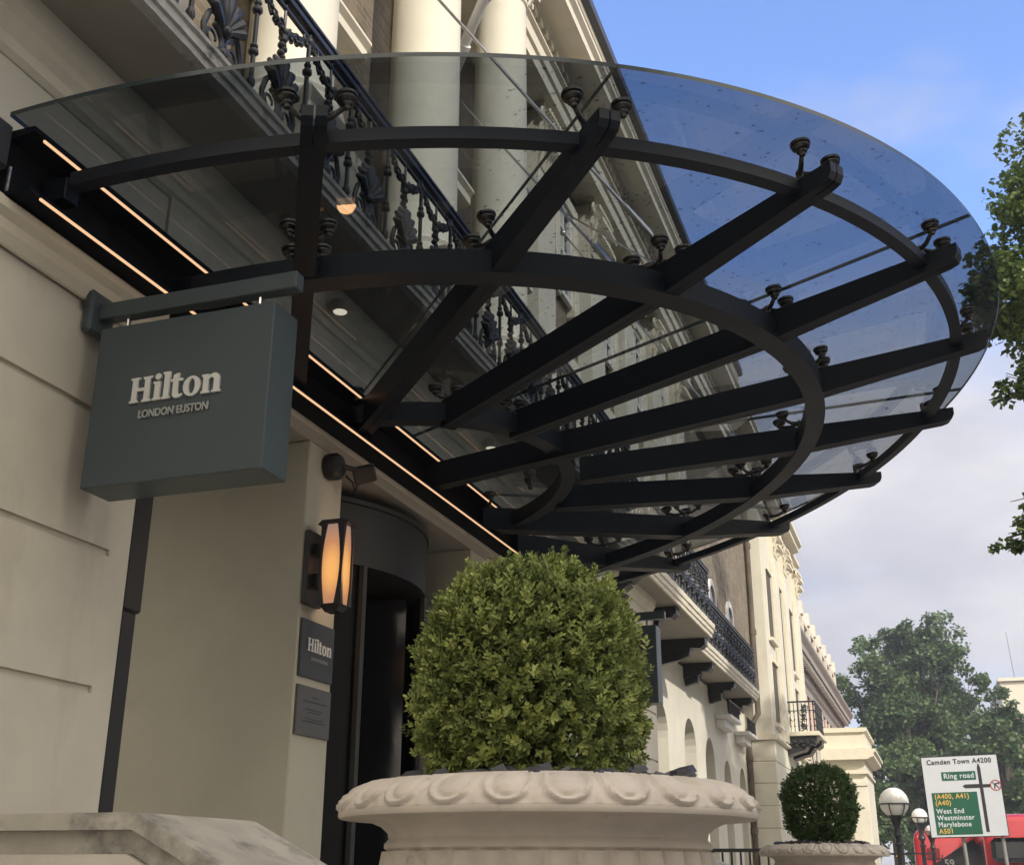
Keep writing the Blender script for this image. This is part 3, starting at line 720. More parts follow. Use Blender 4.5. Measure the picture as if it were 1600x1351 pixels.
for k, a in enumerate(BEAMS):
    t = .098
    spider(3.225, a, [(0, -t), (0, t)], 3.15)
    spider(2.41, a, [(.085, -.075), (.085, .075), (-.09, -.06), (-.09, .06)], 2.43)
    spider(.97, a, [(-.05, -.055), (-.05, .055)] if k in (0, 8) else [(0, -.06), (0.03, .06)], .99)
# wall channel with two led lines
y0, y1 = 2.50, YR-2.50
b = MB()
b.prism([(XW+.001, 3.59), (XW+.135, 3.59), (XW+.135, 3.604), (XW+.03, 3.604), (XW+.03, 3.70), (XW+.015, 3.712), (XW+.015, 3.80), (XW+.115, 3.812), (XW+.115, 3.832), (XW+.001, 3.832)], y0, y1)
ch = b.build('wall_channel', M['channel'], canopy)
b = MB(); b.box(XW+.031, XW+.037, y0+.004, y0+.012, 3.61, 3.70); b.build('end_weld', M['zinc'], ch)
b = MB(); b.box(XW+.131, XW+.1375, y0+.05, y1-.05, 3.582, 3.5895); b.build('led_strip', M['led'], canopy)
b = MB(); b.box(XW+.108, XW+.1145, y0+.05, y1-.05, 3.803, 3.8105); b.build('led_strip', M['led'], canopy)
# end plate brackets of the rings on the channel
for (r, yo) in ((3.155, YC), (2.436, YC), (1.11, 5.9)):
    a = wall_ang(r, .30)
    for s in (-1, 1):
        p = (0, yo+s*r*math.sin(a), 0); b = MB(); b.box(XW+.032, XW+.13, p[1]-.034, p[1]+.034, 3.655, 3.735, .004); b.build('end_bracket', M['steel'], canopy)
# tie rods
def rod(p, q, r=.009):
    p, q = Vector(p), Vector(q); d = (q-p).normalized(); b = MB(); b.tube([p, q], r, 8)
    b.tube([q-d*.34, q-d*.30, q-d*.10, q-d*.06], [.010, .016, .016, .010], 10); b.sphere(tuple(q-d*.02), .022, 10, 6); b.sphere(tuple(p), .03, 10, 6)
    return b.build('tie_rod', M['bright'], canopy, smooth=True, ang=50)
nodeq = lambda k, r: bp(BEAMS[k], r, .03)
rod((.35, 5.17, 6.68), nodeq(2, 2.43)); rod((.20, 6.15, 6.55), nodeq(2, 2.18), .007)
rod((.10, 9.1, 7.1), nodeq(6, 2.43), .008); rod((.10, 8.0, 6.9), nodeq(4, 2.43), .007)
# rain drops on the glass
b = MB(); rr = random.Random(3)
def drop(x, y, s):
    n = 6; k = rr.uniform(.5, 1.0); a0 = rr.uniform(0, 6.28); z = gl(x)+.0172; vs = []
    for i in range(n): vs.append((x+s*math.cos(a0+i*1.047), y+s*k*math.sin(a0+i*1.047), z))
    vs.append((x, y, z+s*.45)); b.add(vs, [(i, (i+1) % n, n) for i in range(n)])
cnt = 0
while cnt < 4200:
    a = rr.uniform(-1.25, .95); r = RG*math.sqrt(rr.uniform(.05, .98)); x, y = XC+r*math.cos(a), YC+r*math.sin(a)
    dns = noise.noise(Vector((x*1.3, y*1.3, 4.2)))*.5+.42
    if a < -1.02 or rr.random() > dns: continue
    if x < .3: continue
    cnt += 1; drop(x, y, rr.uniform(.003, .0085)*rr.choice((.6, .8, 1.2)))
tag(b.build('rain_drops', M['drop'], loc=(XC, YC, ZG)), 'rain drops scattered on top of the canopy glass', 'water drops', kind='stuff')
# dark box at the near end of the channel
b = MB(); b.box(XW+.001, XW+.07, 2.22, 2.47, 3.65, 3.82, .015); tag(b.build('junction_box', M['black']), 'black box on the pier at the near end of the canopy channel', 'junction box')
# flagpole
fp0, fp1 = Vector((.12, 6.32, 6.85)), Vector((1.55, 5.05, 8.05))
d = (fp1-fp0); 
fl = thing('flagpole', 'slanting white flagpole fixed to the columned front above the canopy', 'flagpole', tuple(fp0))
fp1 = fp0 + d*1.6
b = MB(); b.tube([fp0, fp1], [.036, .026], 14); b.build('pole', M['whitewood'], fl, smooth=True, ang=50)
b = MB(); b.tube([fp0-d.normalized()*.02, fp0+d.normalized()*.22], .05, 12); b.box(XU+.002, .10, 6.22, 6.42, 6.72, 6.98, .01); b.build('wall_bracket', M['whitewood'], fl)

# ------------------------------------------------------------------ lettering
dg = None
def text_mesh(txt, size, ext, name, m, parent, mtx, align='CENTER', sx=1.0, spacing=1.0, bold=0.0):
    cu = bpy.data.curves.new('t', 'FONT'); cu.body = txt; cu.size = size; cu.extrude = ext; cu.align_x = align; cu.align_y = 'CENTER'; cu.space_character = spacing; cu.offset = bold
    o = bpy.data.objects.new('t', cu); COL.objects.link(o); bpy.context.view_layer.update()
    me = bpy.data.meshes.new_from_object(o.evaluated_get(bpy.context.evaluated_depsgraph_get()))
    bpy.data.objects.remove(o); bpy.data.curves.remove(cu)
    org = Vector(root_of(parent).location)
    for v in me.vertices:
        p = mtx @ Vector((v.co.x*sx, v.co.y, v.co.z)); v.co = p-org
    me.materials.clear(); me.materials.append(m)
    o = bpy.data.objects.new(name, me); COL.objects.link(o); o.parent = parent; return o
def curve_mesh(splines, ext, name, m, parent, mtx):
    cu = bpy.data.curves.new('c', 'CURVE'); cu.dimensions = '2D'; cu.fill_mode = 'BOTH'; cu.extrude = ext
    for pts in splines:
        s = cu.splines.new('POLY'); s.points.add(len(pts)-1); s.use_cyclic_u = True
        for i, p in enumerate(pts): s.points[i].co = (p[0], p[1], 0, 1)
    o = bpy.data.objects.new('c', cu); COL.objects.link(o); bpy.context.view_layer.update()
    me = bpy.data.meshes.new_from_object(o.evaluated_get(bpy.context.evaluated_depsgraph_get()))
    bpy.data.objects.remove(o); bpy.data.curves.remove(cu)
    org = Vector(root_of(parent).location)
    for v in me.vertices: v.co = (mtx @ v.co)-org
    me.materials.clear(); me.materials.append(m)
    o = bpy.data.objects.new(name, me); COL.objects.link(o); o.parent = parent; return o
def hilton_splines():
    """slab serif word, cap height 1, x-height .72; returns list of outlines per letter (x advance about 3.9)"""
    W = .23; S = .07; out_ = []
    def stem(x, h, w=W, sl=.07, sr=.07, tl=.07, tr=.07):   # stem with feet and head serif
        return [(x-sl, 0), (x+w+sr, 0), (x+w+sr, S), (x+w, S+.03), (x+w, h-S-.03 if tr else h), (x+w+tr, h-S if tr else h), (x+w+tr, h), (x-tl, h), (x-tl, h-S), (x, h-S-.03), (x, S+.03), (x-sl, S)]
    # H as one outline
    a, b2 = .08, .62
    out_.append([(a-.08, 0), (a+W+.08, 0), (a+W+.08, S), (a+W, S+.03), (a+W, .45), (b2, .45), (b2, S+.03), (b2-.08, S), (b2-.08, 0), (b2+W+.08, 0), (b2+W+.08, S), (b2+W, S+.03), (b2+W, 1-S-.03), (b2+W+.08, 1-S), (b2+W+.08, 1), (b2-.08, 1), (b2-.08, 1-S), (b2, 1-S-.03), (b2, .57), (a+W, .57), (a+W, 1-S-.03), (a+W+.08, 1-S), (a+W+.08, 1), (a-.08, 1), (a-.08, 1-S), (a, 1-S-.03), (a, S+.03), (a-.08, S)])
    x = 1.07
    out_.append(stem(x, .74, tr=0)); out_.append([(x+.115+.125*math.cos(t*math.pi/8), .94+.125*math.sin(t*math.pi/8)) for t in range(16)])
    x = 1.47; out_.append(stem(x, 1.08, tr=0))
    x = 1.80                                                  # t
    out_.append([(x+.06, .64), (x-.04, .64), (x-.04, .74), (x+.06, .74), (x+.06, .90), (x+.29, .97), (x+.29, .74), (x+.47, .74), (x+.47, .64), (x+.29, .64), (x+.29, .19), (x+.33, .11), (x+.40, .10), (x+.48, .13), (x+.51, .07), (x+.42, .0), (x+.28, -.03), (x+.14, .0), (x+.07, .09), (x+.06, .18)])
    x = 2.68                                                  # o
    n = 28; out_.append([(x+.37*math.cos(2*math.pi*i/n), .365+.40*math.sin(2*math.pi*i/n)) for i in range(n)])
    out_.append([(x+.135*math.cos(2*math.pi*i/n), .365+.30*math.sin(2*math.pi*i/n)) for i in range(n)])
    x = 3.16                                                  # n
    out_.append([(x-.07, 0), (x+W+.07, 0), (x+W+.07, S), (x+W, S+.03), (x+W, .52), (x+W+.08, .60), (x+W+.17, .60), (x+W+.22, .52), (x+W+.22, S+.03), (x+W+.15, S), (x+W+.15, 0), (x+2*W+.29, 0), (x+2*W+.29, S), (x+2*W+.22, S+.03), (x+2*W+.22, .56), (x+2*W+.17, .69), (x+2*W+.06, .76), (x+W+.20, .76), (x+W+.08, .72), (x+W, .64), (x+W, .74), (x-.07, .74), (x-.07, .74-S), (x, .74-S-.03), (x, S+.03), (x-.07, S)])
    return out_
HW = 3.92
def word(sz, ext, m, parent, origin, ex, ez, en):
    """origin = centre-baseline; ex right vector, ez up vector, en normal"""
    mt = Matrix((( ex[0], ez[0], en[0], origin[0]), (ex[1], ez[1], en[1], origin[1]), (ex[2], ez[2], en[2], origin[2]), (0, 0, 0, 1)))
    sp_ = [[((p[0]-HW/2)*sz, p[1]*sz) for p in s] for s in hilton_splines()]
    return curve_mesh(sp_, ext, 'lettering', m, parent, mt)
# ------------------------------------------------------------------ projecting signs
def blade_sign(y, label, sgn):
    ya, yb = (y, y+.155) if sgn > 0 else (y-.155, y)
    t = thing('projecting_sign', label, 'sign', (.58, y, 2.76), 'projecting hotel signs')
    box(.238, .918, ya, yb, 2.762, 3.340, .004).build('sign_panel', M['sign'], t)
    b = MB(); yc = (ya+yb)/2; b.box(XW+.04, .985, ya+.01, ya+.06, 3.385, 3.445, .003); b.box(XW+.001, XW+.04, ya-.03, ya+.10, 3.33, 3.49, .01); b.build('bracket_arm', M['sign'], t)
    for x in (.32, .84):
        MB().tube([(x, ya+.035, 3.338), (x, ya+.035, 3.387)], .008, 8).build('hanger', M['bright'], t)
    f = -1
    yf = ya-.0045
    word(.089, .004, M['letter'], t, (.572, yf, 3.040), (1, 0, 0), (0, 0, 1), (0, -1, 0))
    mt = Matrix(((1, 0, 0, .572), (0, 0, -1, yf), (0, 1, 0, 2.995), (0, 0, 0, 1)))
    text_mesh('LONDON EUSTON', .038, .003, 'lettering', M['letter2'], t, mt, sx=.82, bold=.0009)
    return t
blade_sign(2.99, 'large grey green hotel sign with white lettering projecting from the left pier', 1)
blade_sign(YR-2.99, 'dark projecting sign half hidden behind the big box bush', 1)

# plaques
def plaque(z0, z1, m, label):
    t = thing('wall_plaque', label, 'plaque', (XW+.004, 4.77, z0), 'plaques on the door jamb')
    box(XW+.002, XW+.014, 4.615, 4.925, z0, z1, .002).build('plate', M[m], t); return t
t = plaque(2.402, 2.658, 'plaque', 'dark plaque with white lettering on the door jamb, directly below the lit lantern')
word(.058, .0015, M['letter'], t, (XW+.0160, 4.785, 2.52), (0, 1, 0), (0, 0, 1), (1, 0, 0))
mt = Matrix(((0, 0, 1, XW+.0160), (1, 0, 0, 4.785), (0, 1, 0, 2.487), (0, 0, 0, 1)))
text_mesh('LONDON EUSTON', .022, .0008, 'lettering', M['letter2'], t, mt, sx=.85)
t = plaque(2.150, 2.365, 'plaque2', 'grey metal plaque with small engraved lines, lower of the two on the jamb')
b = MB(); rr = random.Random(5)
for z, wd in ((2.318, .05), (2.296, .20), (2.262, .15), (2.250, .11), (2.222, .16), (2.210, .20)):
    y = 4.77-wd/2
    while y < 4.77+wd/2:
        l_ = rr.uniform(.006, .02); b.box(XW+.0145, XW+.0150, y, y+l_, z, z+.0055); y += l_+.004
b.build('engraved_lines', M['plaque'], t)
# lantern
ln = thing('wall_lantern', 'lit bronze wall lantern glowing orange on the door jamb', 'lantern', (XW+.14, 4.735, 2.70))
cx, cyy = XW+.135, 4.672
b = MB(); b.box(XW+.001, XW+.03, 4.60, 4.75, 2.72, 3.06, .004); b.box(XW+.03, XW+.09, 4.64, 4.71, 2.80, 2.86); b.box(XW+.03, XW+.09, 4.64, 4.71, 2.95, 3.0); b.build('back_plate', M['black'], ln)
b = MB()
hw0, hw1 = .072, .052
def hwz(z): return .051
b.add([(cx+sx_*.078, cyy+sy_*.056, 3.085) for sx_, sy_ in ((-1, -1), (1, -1), (1, 1), (-1, 1))]+[(cx+sx_*.056, cyy+sy_*.056, 3.105) for sx_, sy_ in ((-1, -1), (1, -1), (1, 1), (-1, 1))], [(3, 2, 1, 0), (4, 5, 6, 7)]+[(i, (i+1) % 4, 4+(i+1) % 4, 4+i) for i in range(4)])
b.add([(cx+sx_*.030, cyy+sy_*.030, 2.682) for sx_, sy_ in ((-1, -1), (1, -1), (1, 1), (-1, 1))]+[(cx+sx_*.052, cyy+sy_*.052, 2.715) for sx_, sy_ in ((-1, -1), (1, -1), (1, 1), (-1, 1))], [(3, 2, 1, 0), (4, 5, 6, 7)]+[(i, (i+1) % 4, 4+(i+1) % 4, 4+i) for i in range(4)])
for ax_ in range(4):
    q = Matrix.Rotation(ax_*math.pi/2, 3, 'Z')
    for sg_ in (-1, 1):
        zs = [2.712+.375*k/10 for k in range(11)]
        inner = [(sg_*(.026+.020*math.sin(math.pi*k/10)), z) for k, z in enumerate(zs)]
        prof = [(sg_*.054, zs[0]), (sg_*.054, zs[-1])] + inner[::-1]
        bb = MB().prism(prof, -.058, -.050); b.add([tuple(q @ Vector(v)+Vector((cx, cyy, 0))) for v in bb.v], bb.f)
b.build('frame', M['black'], ln)
b = MB(); zs = [2.716+.368*k/12 for k in range(13)]; vs = []
for z in zs:
    h = hwz(z)-.004; vs += [(cx-h, cyy-h, z), (cx+h, cyy-h, z), (cx+h, cyy+h, z), (cx-h, cyy+h, z)]
b.add(vs, [(4*i+k, 4*i+(k+1) % 4, 4*i+4+(k+1) % 4, 4*i+4+k) for i in range(12) for k in range(4)]+[(3, 2, 1, 0), (48, 49, 50, 51)])
b.build('glass_shade', M['lampshade'], ln)
pl = bpy.data.lights.new('lantern_bulb', 'POINT'); pl.energy = .8; pl.color = (1, .55, .25); pl.shadow_soft_size = .05
po = bpy.data.objects.new('lantern_bulb', pl); COL.objects.link(po); po.parent = ln; po.location = (.16, 0, .19)
# spotlight / camera fitting above
sf = thing('floodlight', 'small black floodlight on a round base above the lantern', 'floodlight', (XW, 4.80, 3.40))
MB().lathe([(.062, 0), (.066, .01), (.066, .055), (.05, .075), (.02, .08)], (XW+.001, 4.78, 3.42), 20, ax=Matrix(((0, 0, 1), (1, 0, 0), (0, 1, 0)))).build('base', M['black'], sf, smooth=True, ang=40)
b = MB(); b.tube([(XW+.07, 4.80, 3.425), (XW+.12, 4.86, 3.42)], .014, 8)
q = Matrix.Rotation(R(35), 3, 'X') @ Matrix.Rotation(R(25), 3, 'Z')
bb = MB().box(-.055, .055, -.03, .03, -.04, .04, .006); b.add([tuple(q @ Vector(v)+Vector((XW+.14, 4.90, 3.41))) for v in bb.v], bb.f); b.build('lamp_head', M['black'], sf)
MB().tube([(XW+.07, 4.84, 3.39), (XW+.09, 4.875, 3.365), (XW+.10, 4.895, 3.31), (XW+.10, 4.90, 3.35), (XW+.12, 4.91, 3.38)], .005, 6).build('cable', M['black'], sf, smooth=True)

# ------------------------------------------------------------------ steps, cheek walls, urns
def cheek(y0, y1, label):
    t = thing('stair_wall', label, 'wall', (1.2, (y0+y1)/2, 0), 'walls flanking the entrance steps')
    e = .035
    cop = [(XW+.002, 1.68), (1.095, 1.68), (1.62, 1.43), (1.62, 1.465), (1.11, 1.713), (1.095, 1.717), (XW+.002, 1.717)]
    b = MB()
    n = 24; ys = [y0, y0+.012]+[y0+(y1-y0)*k/n for k in range(1, n)]+[y1-.012, y1]
    b.prism(cop, y0, y1); b.build('coping', M['stone'], t)
    b = MB(); b.prism([(XW+.002, 1.63), (1.08, 1.63), (1.60, 1.38), (1.60, 1.44), (1.10, 1.6795), (XW+.002, 1.6795)], y0+.03, y1-.03); b.build('frieze_band', M['stone'], t)
    b = MB(); b.prism([(XW+.002, 0), (1.60, 0), (1.60, 1.3795), (1.075, 1.6295), (XW+.002, 1.6295)], y0+.018, y1-.018); b.build('wall_panel', M['stone2'], t)
    return t
cheek(2.30, 2.80, 'stone stair wall with stained coping left of the big urn')
cheek(YR-2.80, YR-2.30, 'stone stair wall by the far urn')
def urn(loc, label):
    x, y, _ = loc
    t = thing('stone_urn', label, 'urn', (x, y, 1.0), 'stone urns flanking the entrance')
    NE = 24; NS = NE*18
    zb, zt, Rr = 1.700, 1.776, .4515
    prof = []
    for j in range(20):
        tt = j/19; ang_ = tt*R(68); prof.append((Rr-.10*(1-math.cos(ang_))/(1-math.cos(R(68))), zb+.012+(zt-zb-.012)*math.sin(ang_)/math.sin(R(68))))
    def egg(j, u, r, z):
        tt = j/19; s = ((u*NE) % 1)*2-1
        dd = math.sqrt((s/.82)**2 + ((tt-.66)/.60)**2)
        h = .0
        h += .0100*math.exp(-((dd-.95)/.085)**2) + .0075*math.exp(-((dd)/.60)**4) - .005*math.exp(-((dd-.76)/.05)**2)
        if dd > 1.05: h += .004*math.exp(-((abs(s)-1)/.12)**2) - .003
        h += .0012*noise.noise(Vector((u*140, tt*9, 1)))
        ang_ = tt*R(68)
        edge_ = min(1, tt*9)*min(1, (1-tt)*6)
        return r+h*edge_*math.cos(ang_*.75), z+h*edge_*math.sin(ang_*.75)
    b = MB(); b.lathe(prof, (x, y, 0), NS, disp=egg)
    rim = b.build('egg_moulded_rim', M['urn'], t, smooth=True)
    def gad(j, u, r, z):
        if 3 < j < 13:
            k = min(1, (j-3)/3); return r-.022*k*(1-abs(math.sin(u*math.pi*34))**.55), z
        return r, z
    low = [(.12, 1.0), (.20, 1.0), (.20, 1.06), (.15, 1.10)]
    body = [(.12, 1.10), (.17, 1.14), (.235, 1.24), (.27, 1.34)] + [(.29+.072*math.sin(math.pi*.62*k/8), 1.43+.205*k/8) for k in range(9)] + [(.345, 1.637), (.352, 1.642), (.352, 1.650), (.343, 1.660), (.345, 1.672), (.36, 1.685), (.385, 1.695), (.40, 1.699), (.4495, 1.7005), (.4525, 1.706), (Rr, 1.7135)]
    b = MB(); b.lathe(body, (x, y, 0), 240, disp=gad); b.build('bowl', M['urn'], t, smooth=True, ang=45)
    b = MB(); b.lathe([(.337, zt-.003), (.31, zt+.006), (.30, zt-.03), (.05, zt-.03)], (x, y, 0), 60); b.build('inner_lip', M['urn'], t, smooth=True, ang=50)
    b = MB(); b.lathe(low, (x, y, 0), 40); b.box(x-.24, x+.24, y-.24, y+.24, 1.0, 1.03); b.build('foot', M['urn'], t)
    pd = thing('pedestal', 'square stone pedestal under the ' + ('near' if y < 5 else 'far') + ' urn', 'pedestal', (x, y, 0), 'urn pedestals')
    box(x-.32, x+.32, y-.29, y+.29, 0, .2, .01).build('base', M['stone2'], pd); box(x-.27, x+.27, y-.25, y+.25, .2, .92, .01).build('shaft', M['stone2'], pd); box(x-.33, x+.33, y-.30, y+.30, .92, .999, .012).build('cap', M['stone'], pd)
    # slate chips
    b = MB(); rr = random.Random(int(y*10))
    for i in range(150):
        a = rr.uniform(0, 6.283); r = .325*math.sqrt(rr.uniform(.15, 1)); s = rr.uniform(.018, .045); q = Matrix.Rotation(rr.uniform(0, 6.3), 3, 'Z') @ Matrix.Rotation(rr.uniform(-.7, .7), 3, 'X') @ Matrix.Rotation(rr.uniform(-.5, .5), 3, 'Y')
        c = Vector((x+r*math.cos(a), y+r*math.sin(a), zt+rr.uniform(-.012, .016))); n = 5; th = rr.uniform(.004, .009)
        base = [Vector((s*rr.uniform(.6, 1)*math.cos(6.283*k/n), s*rr.uniform(.5, .8)*math.sin(6.283*k/n), 0)) for k in range(n)]
        b.add([tuple(c+q @ (p-Vector((0, 0, th)))) for p in base]+[tuple(c+q @ (p*.85+Vector((0, 0, th)))) for p in base], [tuple(range(n))[::-1], tuple(range(n, 2*n))]+[(k, (k+1) % n, n+(k+1) % n, n+k) for k in range(n)])
    tag(b.build('slate_chips', M['slate']), 'dark slate chips mulching the ' + ('near' if y < 5 else 'far') + ' urn', 'slate mulch', kind='stuff')
    return t
UX, UY = 1.975, 2.56
urn((UX, UY, 0), 'large cream stone urn with egg moulded rim in the foreground')
urn((UX, YR-UY, 0), 'distant cream stone urn farther along, beside the street lamps')

def leaf(b, p, d, n_, L_, W_, kind, cup=.15):
    s = d.cross(n_).normalized(); n2 = s.cross(d).normalized()
    m1 = p+d*L_*.45
    vs = [p, p+d*L_*.30+s*W_*.40-n2*L_*cup*.1, p+d*L_*.68+s*W_*.44-n2*L_*cup*.25, p+d*L_-n2*L_*cup, p+d*L_*.68-s*W_*.44-n2*L_*cup*.25, p+d*L_*.30-s*W_*.40-n2*L_*cup*.1, p+d*L_*.5-n2*L_*.12]
    b.add(vs, [(0, 1, 6), (1, 2, 6), (2, 3, 6), (3, 4, 6), (4, 5, 6), (5, 0, 6)]); b.a += [kind]*6
def bush(c, rx, rz, nspr, name, label, m, seed, LL=.0185):
    rr = random.Random(seed); t = thing(name, label, 'bush', (c[0], c[1], c[2]-rz))
    b = MB()
    for i in range(nspr):
        while True:
            v = Vector((rr.gauss(0, 1), rr.gauss(0, 1), rr.gauss(0, 1))).normalized()
            if v.z > -.95: break
        lump = 1+.055*noise.noise(v*2.6+Vector((seed, 0, 0)))+.07*noise.noise(v*6+Vector((0, seed, 0)))
        depth = rr.random()**1.6*.24
        if rr.random() < .05: depth = -rr.random()*.07
        k = lump*(1-depth)
        e = 2.5 if v.z > 0 else 3.3; sup = (abs(v.x)**e+abs(v.y)**e+abs(v.z)**e)**(-1/e); k *= .30+.70*sup
        if rr.random() < .018 and v.z > .1: k *= rr.uniform(1.02, 1.075)
        p = Vector((c[0]+v.x*rx*k, c[1]+v.y*rx*k, c[2]+v.z*rz*k))
        if p.z < 1.775: continue
        d = (v*.85+Vector((0, 0, .55))+Vector((rr.gauss(0, .33), rr.gauss(0, .33), rr.gauss(0, .28)))).normalized()
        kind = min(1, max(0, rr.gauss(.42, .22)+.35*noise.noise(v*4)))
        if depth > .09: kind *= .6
        u = d.orthogonal().normalized(); w_ = d.cross(u); ln_ = LL*rr.uniform(.8, 1.25); st = LL*1.7
        a0 = rr.uniform(0, 3)
        for tier in range(4):
            for s in (0, 1):
                a = a0+tier*math.pi/2+s*math.pi; q = u*math.cos(a)+w_*math.sin(a)
                spread = (1.25, 1.0, .75, .40)[tier]
                ld = (d*1.0+q*spread).normalized(); base = p-d*st*(.75-tier*.28)
                leaf(b, base, ld, (q*-1+d*.3).normalized() if spread < .01 else (d-q*.3).normalized(), ln_*(1.15-.12*tier), ln_*.52, min(1, max(0, kind+rr.gauss(.0, .08)+.12*(tier == 3))), .18)
    b.build('foliage', m, t)
    tw = MB()
    for i in range(60):
        v = Vector((rr.gauss(0, 1), rr.gauss(0, 1), rr.gauss(.3, .8))).normalized(); s0 = Vector((c[0], c[1], c[2]-rz*.95)); e_ = Vector((c[0]+v.x*rx*.86, c[1]+v.y*rx*.86, c[2]+v.z*rz*.86))
        tw.tube([s0, s0.lerp(e_, .5)+Vector((rr.gauss(0, .01), rr.gauss(0, .01), .02)), e_], [.006, .004, .002], 4)
    tw.build('stems', M['twig'], t); return t
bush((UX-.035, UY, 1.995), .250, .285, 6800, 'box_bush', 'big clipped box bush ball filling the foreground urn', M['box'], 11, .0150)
bush((UX, YR-UY, 2.06), .262, .275, 4200, 'box_bush', 'clipped box bush ball in the far urn, leaves toned dark for shade', M['box_shade'], 23, .0165)

# entrance steps
st = thing('entrance_steps', 'stone steps up to the hotel door between the stair walls', 'steps', (.8, YC, 0))
for k in range(5):
    box(XW+.01, 1.9-.32*k, 2.83, YR-2.83, .16*k, .16*(k+1)-.003, .006).build('step', M['stone'], st)
# small black handrail further along
hr = thing('iron_handrail', 'black iron railing of the neighbouring steps seen under the urn rim', 'railing', (1.1, 11, 0))
b = MB(); b.box(.83, 1.42, 10.98, 11.02, 1.755, 1.785); b.tube([(1.42, 11, 1.77), (1.47, 11, 1.765), (1.50, 11, 1.74), (1.50, 11, 1.70)], .016, 8); b.build('top_rail', M['iron'], hr)
for k in range(8): MB().box(.845+.08*k, .862+.08*k, 10.99, 11.007, 0, 1.754).build('bar', M['iron'], hr)

# ------------------------------------------------------------------ cream neighbour house
house = thing('cream_house', 'sunlit cream stucco house with pilasters and a deep cornice beyond the hotel', 'building', (0, 23, -.8))
HX = .17
b = MB(); b.box(-3, HX, 21.5, 27.5, 3.86, 8.06); b.box(-3, -.1, 21.501, 27.5, 8.06, 9.6); b.build('upper_wall', M['stucco2'], house)
b = MB()
for k in range(8):
    z0 = .80+.37*k+.012 if k else -.9; b.box(-3, HX+.03, 21.485, 27.5, z0, .80+.37*(k+1)-.003, .008)
b.box(-3, HX+.015, 21.50, 25.5, -.9, 3.7)
b.build('rusticated_base', M['stucco2'], house)
b = MB(); b.prism([(-3, 3.762), (HX+.06, 3.762), (HX+.10, 3.78), (HX+.10, 3.81), (HX+.03, 3.86), (-3, 3.86)], 21.44, 27.5); b.build('string_course', M['trim'], house)
for y in (23.2, 24.8, 27.0):
    f = MB(); f.box(HX+.001, HX+.09, y-.26, y+.26, 3.862, 7.34, .006); o = f.build('pilaster', M['stucco2'], house)
    c = MB(); c.box(HX, HX+.09, y-.25, y+.25, 7.341, 8.03); capital(c, HX+.09, y, .26, 7.38, 8.05, True); c.build('capital', M['trim'], o)
for (y, z0, z1) in ((22.35, 5.70, 6.95), (22.35, 4.15, 5.2), (24.0, 4.5, 7.0), (25.9, 5.6, 6.9), (25.9, 4.1, 5.2)):
    hw = .34; f = MB(); f.box(HX+.001, HX+.012, y-hw, y+hw, z0, z1); o = f.build('window', M['blind'], house)
    f = MB()
    f.box(HX+.0012, HX+.02, y-hw-.06, y-hw-.001, z0-.05, z1+.05); f.box(HX+.0012, HX+.05, y+hw+.001, y+hw+.06, z0-.05, z1+.05); f.box(HX+.0012, HX+.05, y-hw, y+hw, z1+.001, z1+.06); f.box(HX+.0012, HX+.08, y-hw-.08, y+hw+.08, z0-.11, z0-.051); f.build('window_surround', M['trim'], o)
b = MB(); b.prism([(-.2, 8.06), (HX+.12, 8.06), (HX+.12, 8.12), (HX+.08, 8.13), (HX+.08, 8.2), (HX+.30, 8.25), (HX+.30, 8.32), (HX+.37, 8.38), (HX+.37, 8.45), (-.2, 8.52)], 21.46, 26.1); b.prism([(-.2, 8.06), (HX+.10, 8.06), (HX+.10, 8.12), (HX+.06, 8.13), (HX+.06, 8.2), (HX+.16, 8.24), (HX+.16, 8.32), (-.2, 8.4)], 26.101, 27.5)
b.build('cornice', M['trim'], house)
# two small window guards near the drainpipe
for (ya, yb, z, lab) in ((18.3, 19.3, 3.86, 'nearer little black iron window guard on a white sill under the shallow balcony'), (20.15, 21.1, 3.80, 'farther little black iron window guard on a white sill beside the drainpipe')):
    sb_ = thing('window_guard', lab, 'window guard', (XB+.2, ya, z-.1), 'window guards by the drainpipe')
    b = MB(); b.box(XB+.001, XB+.26, ya, yb, z-.08, z-.02, .01); b.box(XB+.001, XB+.15, ya+.06, yb-.06, z-.20, z-.081, .01); b.build('sill', M['whitewood'], sb_)
    b = MB()
    for k in range(9): b.box(XB+.22, XB+.235, ya+.02+(yb-ya-.05)*k/8, ya+.035+(yb-ya-.05)*k/8, z-.019, z+.18)
    b.box(XB+.215, XB+.24, ya, yb, z+.18, z+.20); b.build('guard_rail', M['iron'], sb_)
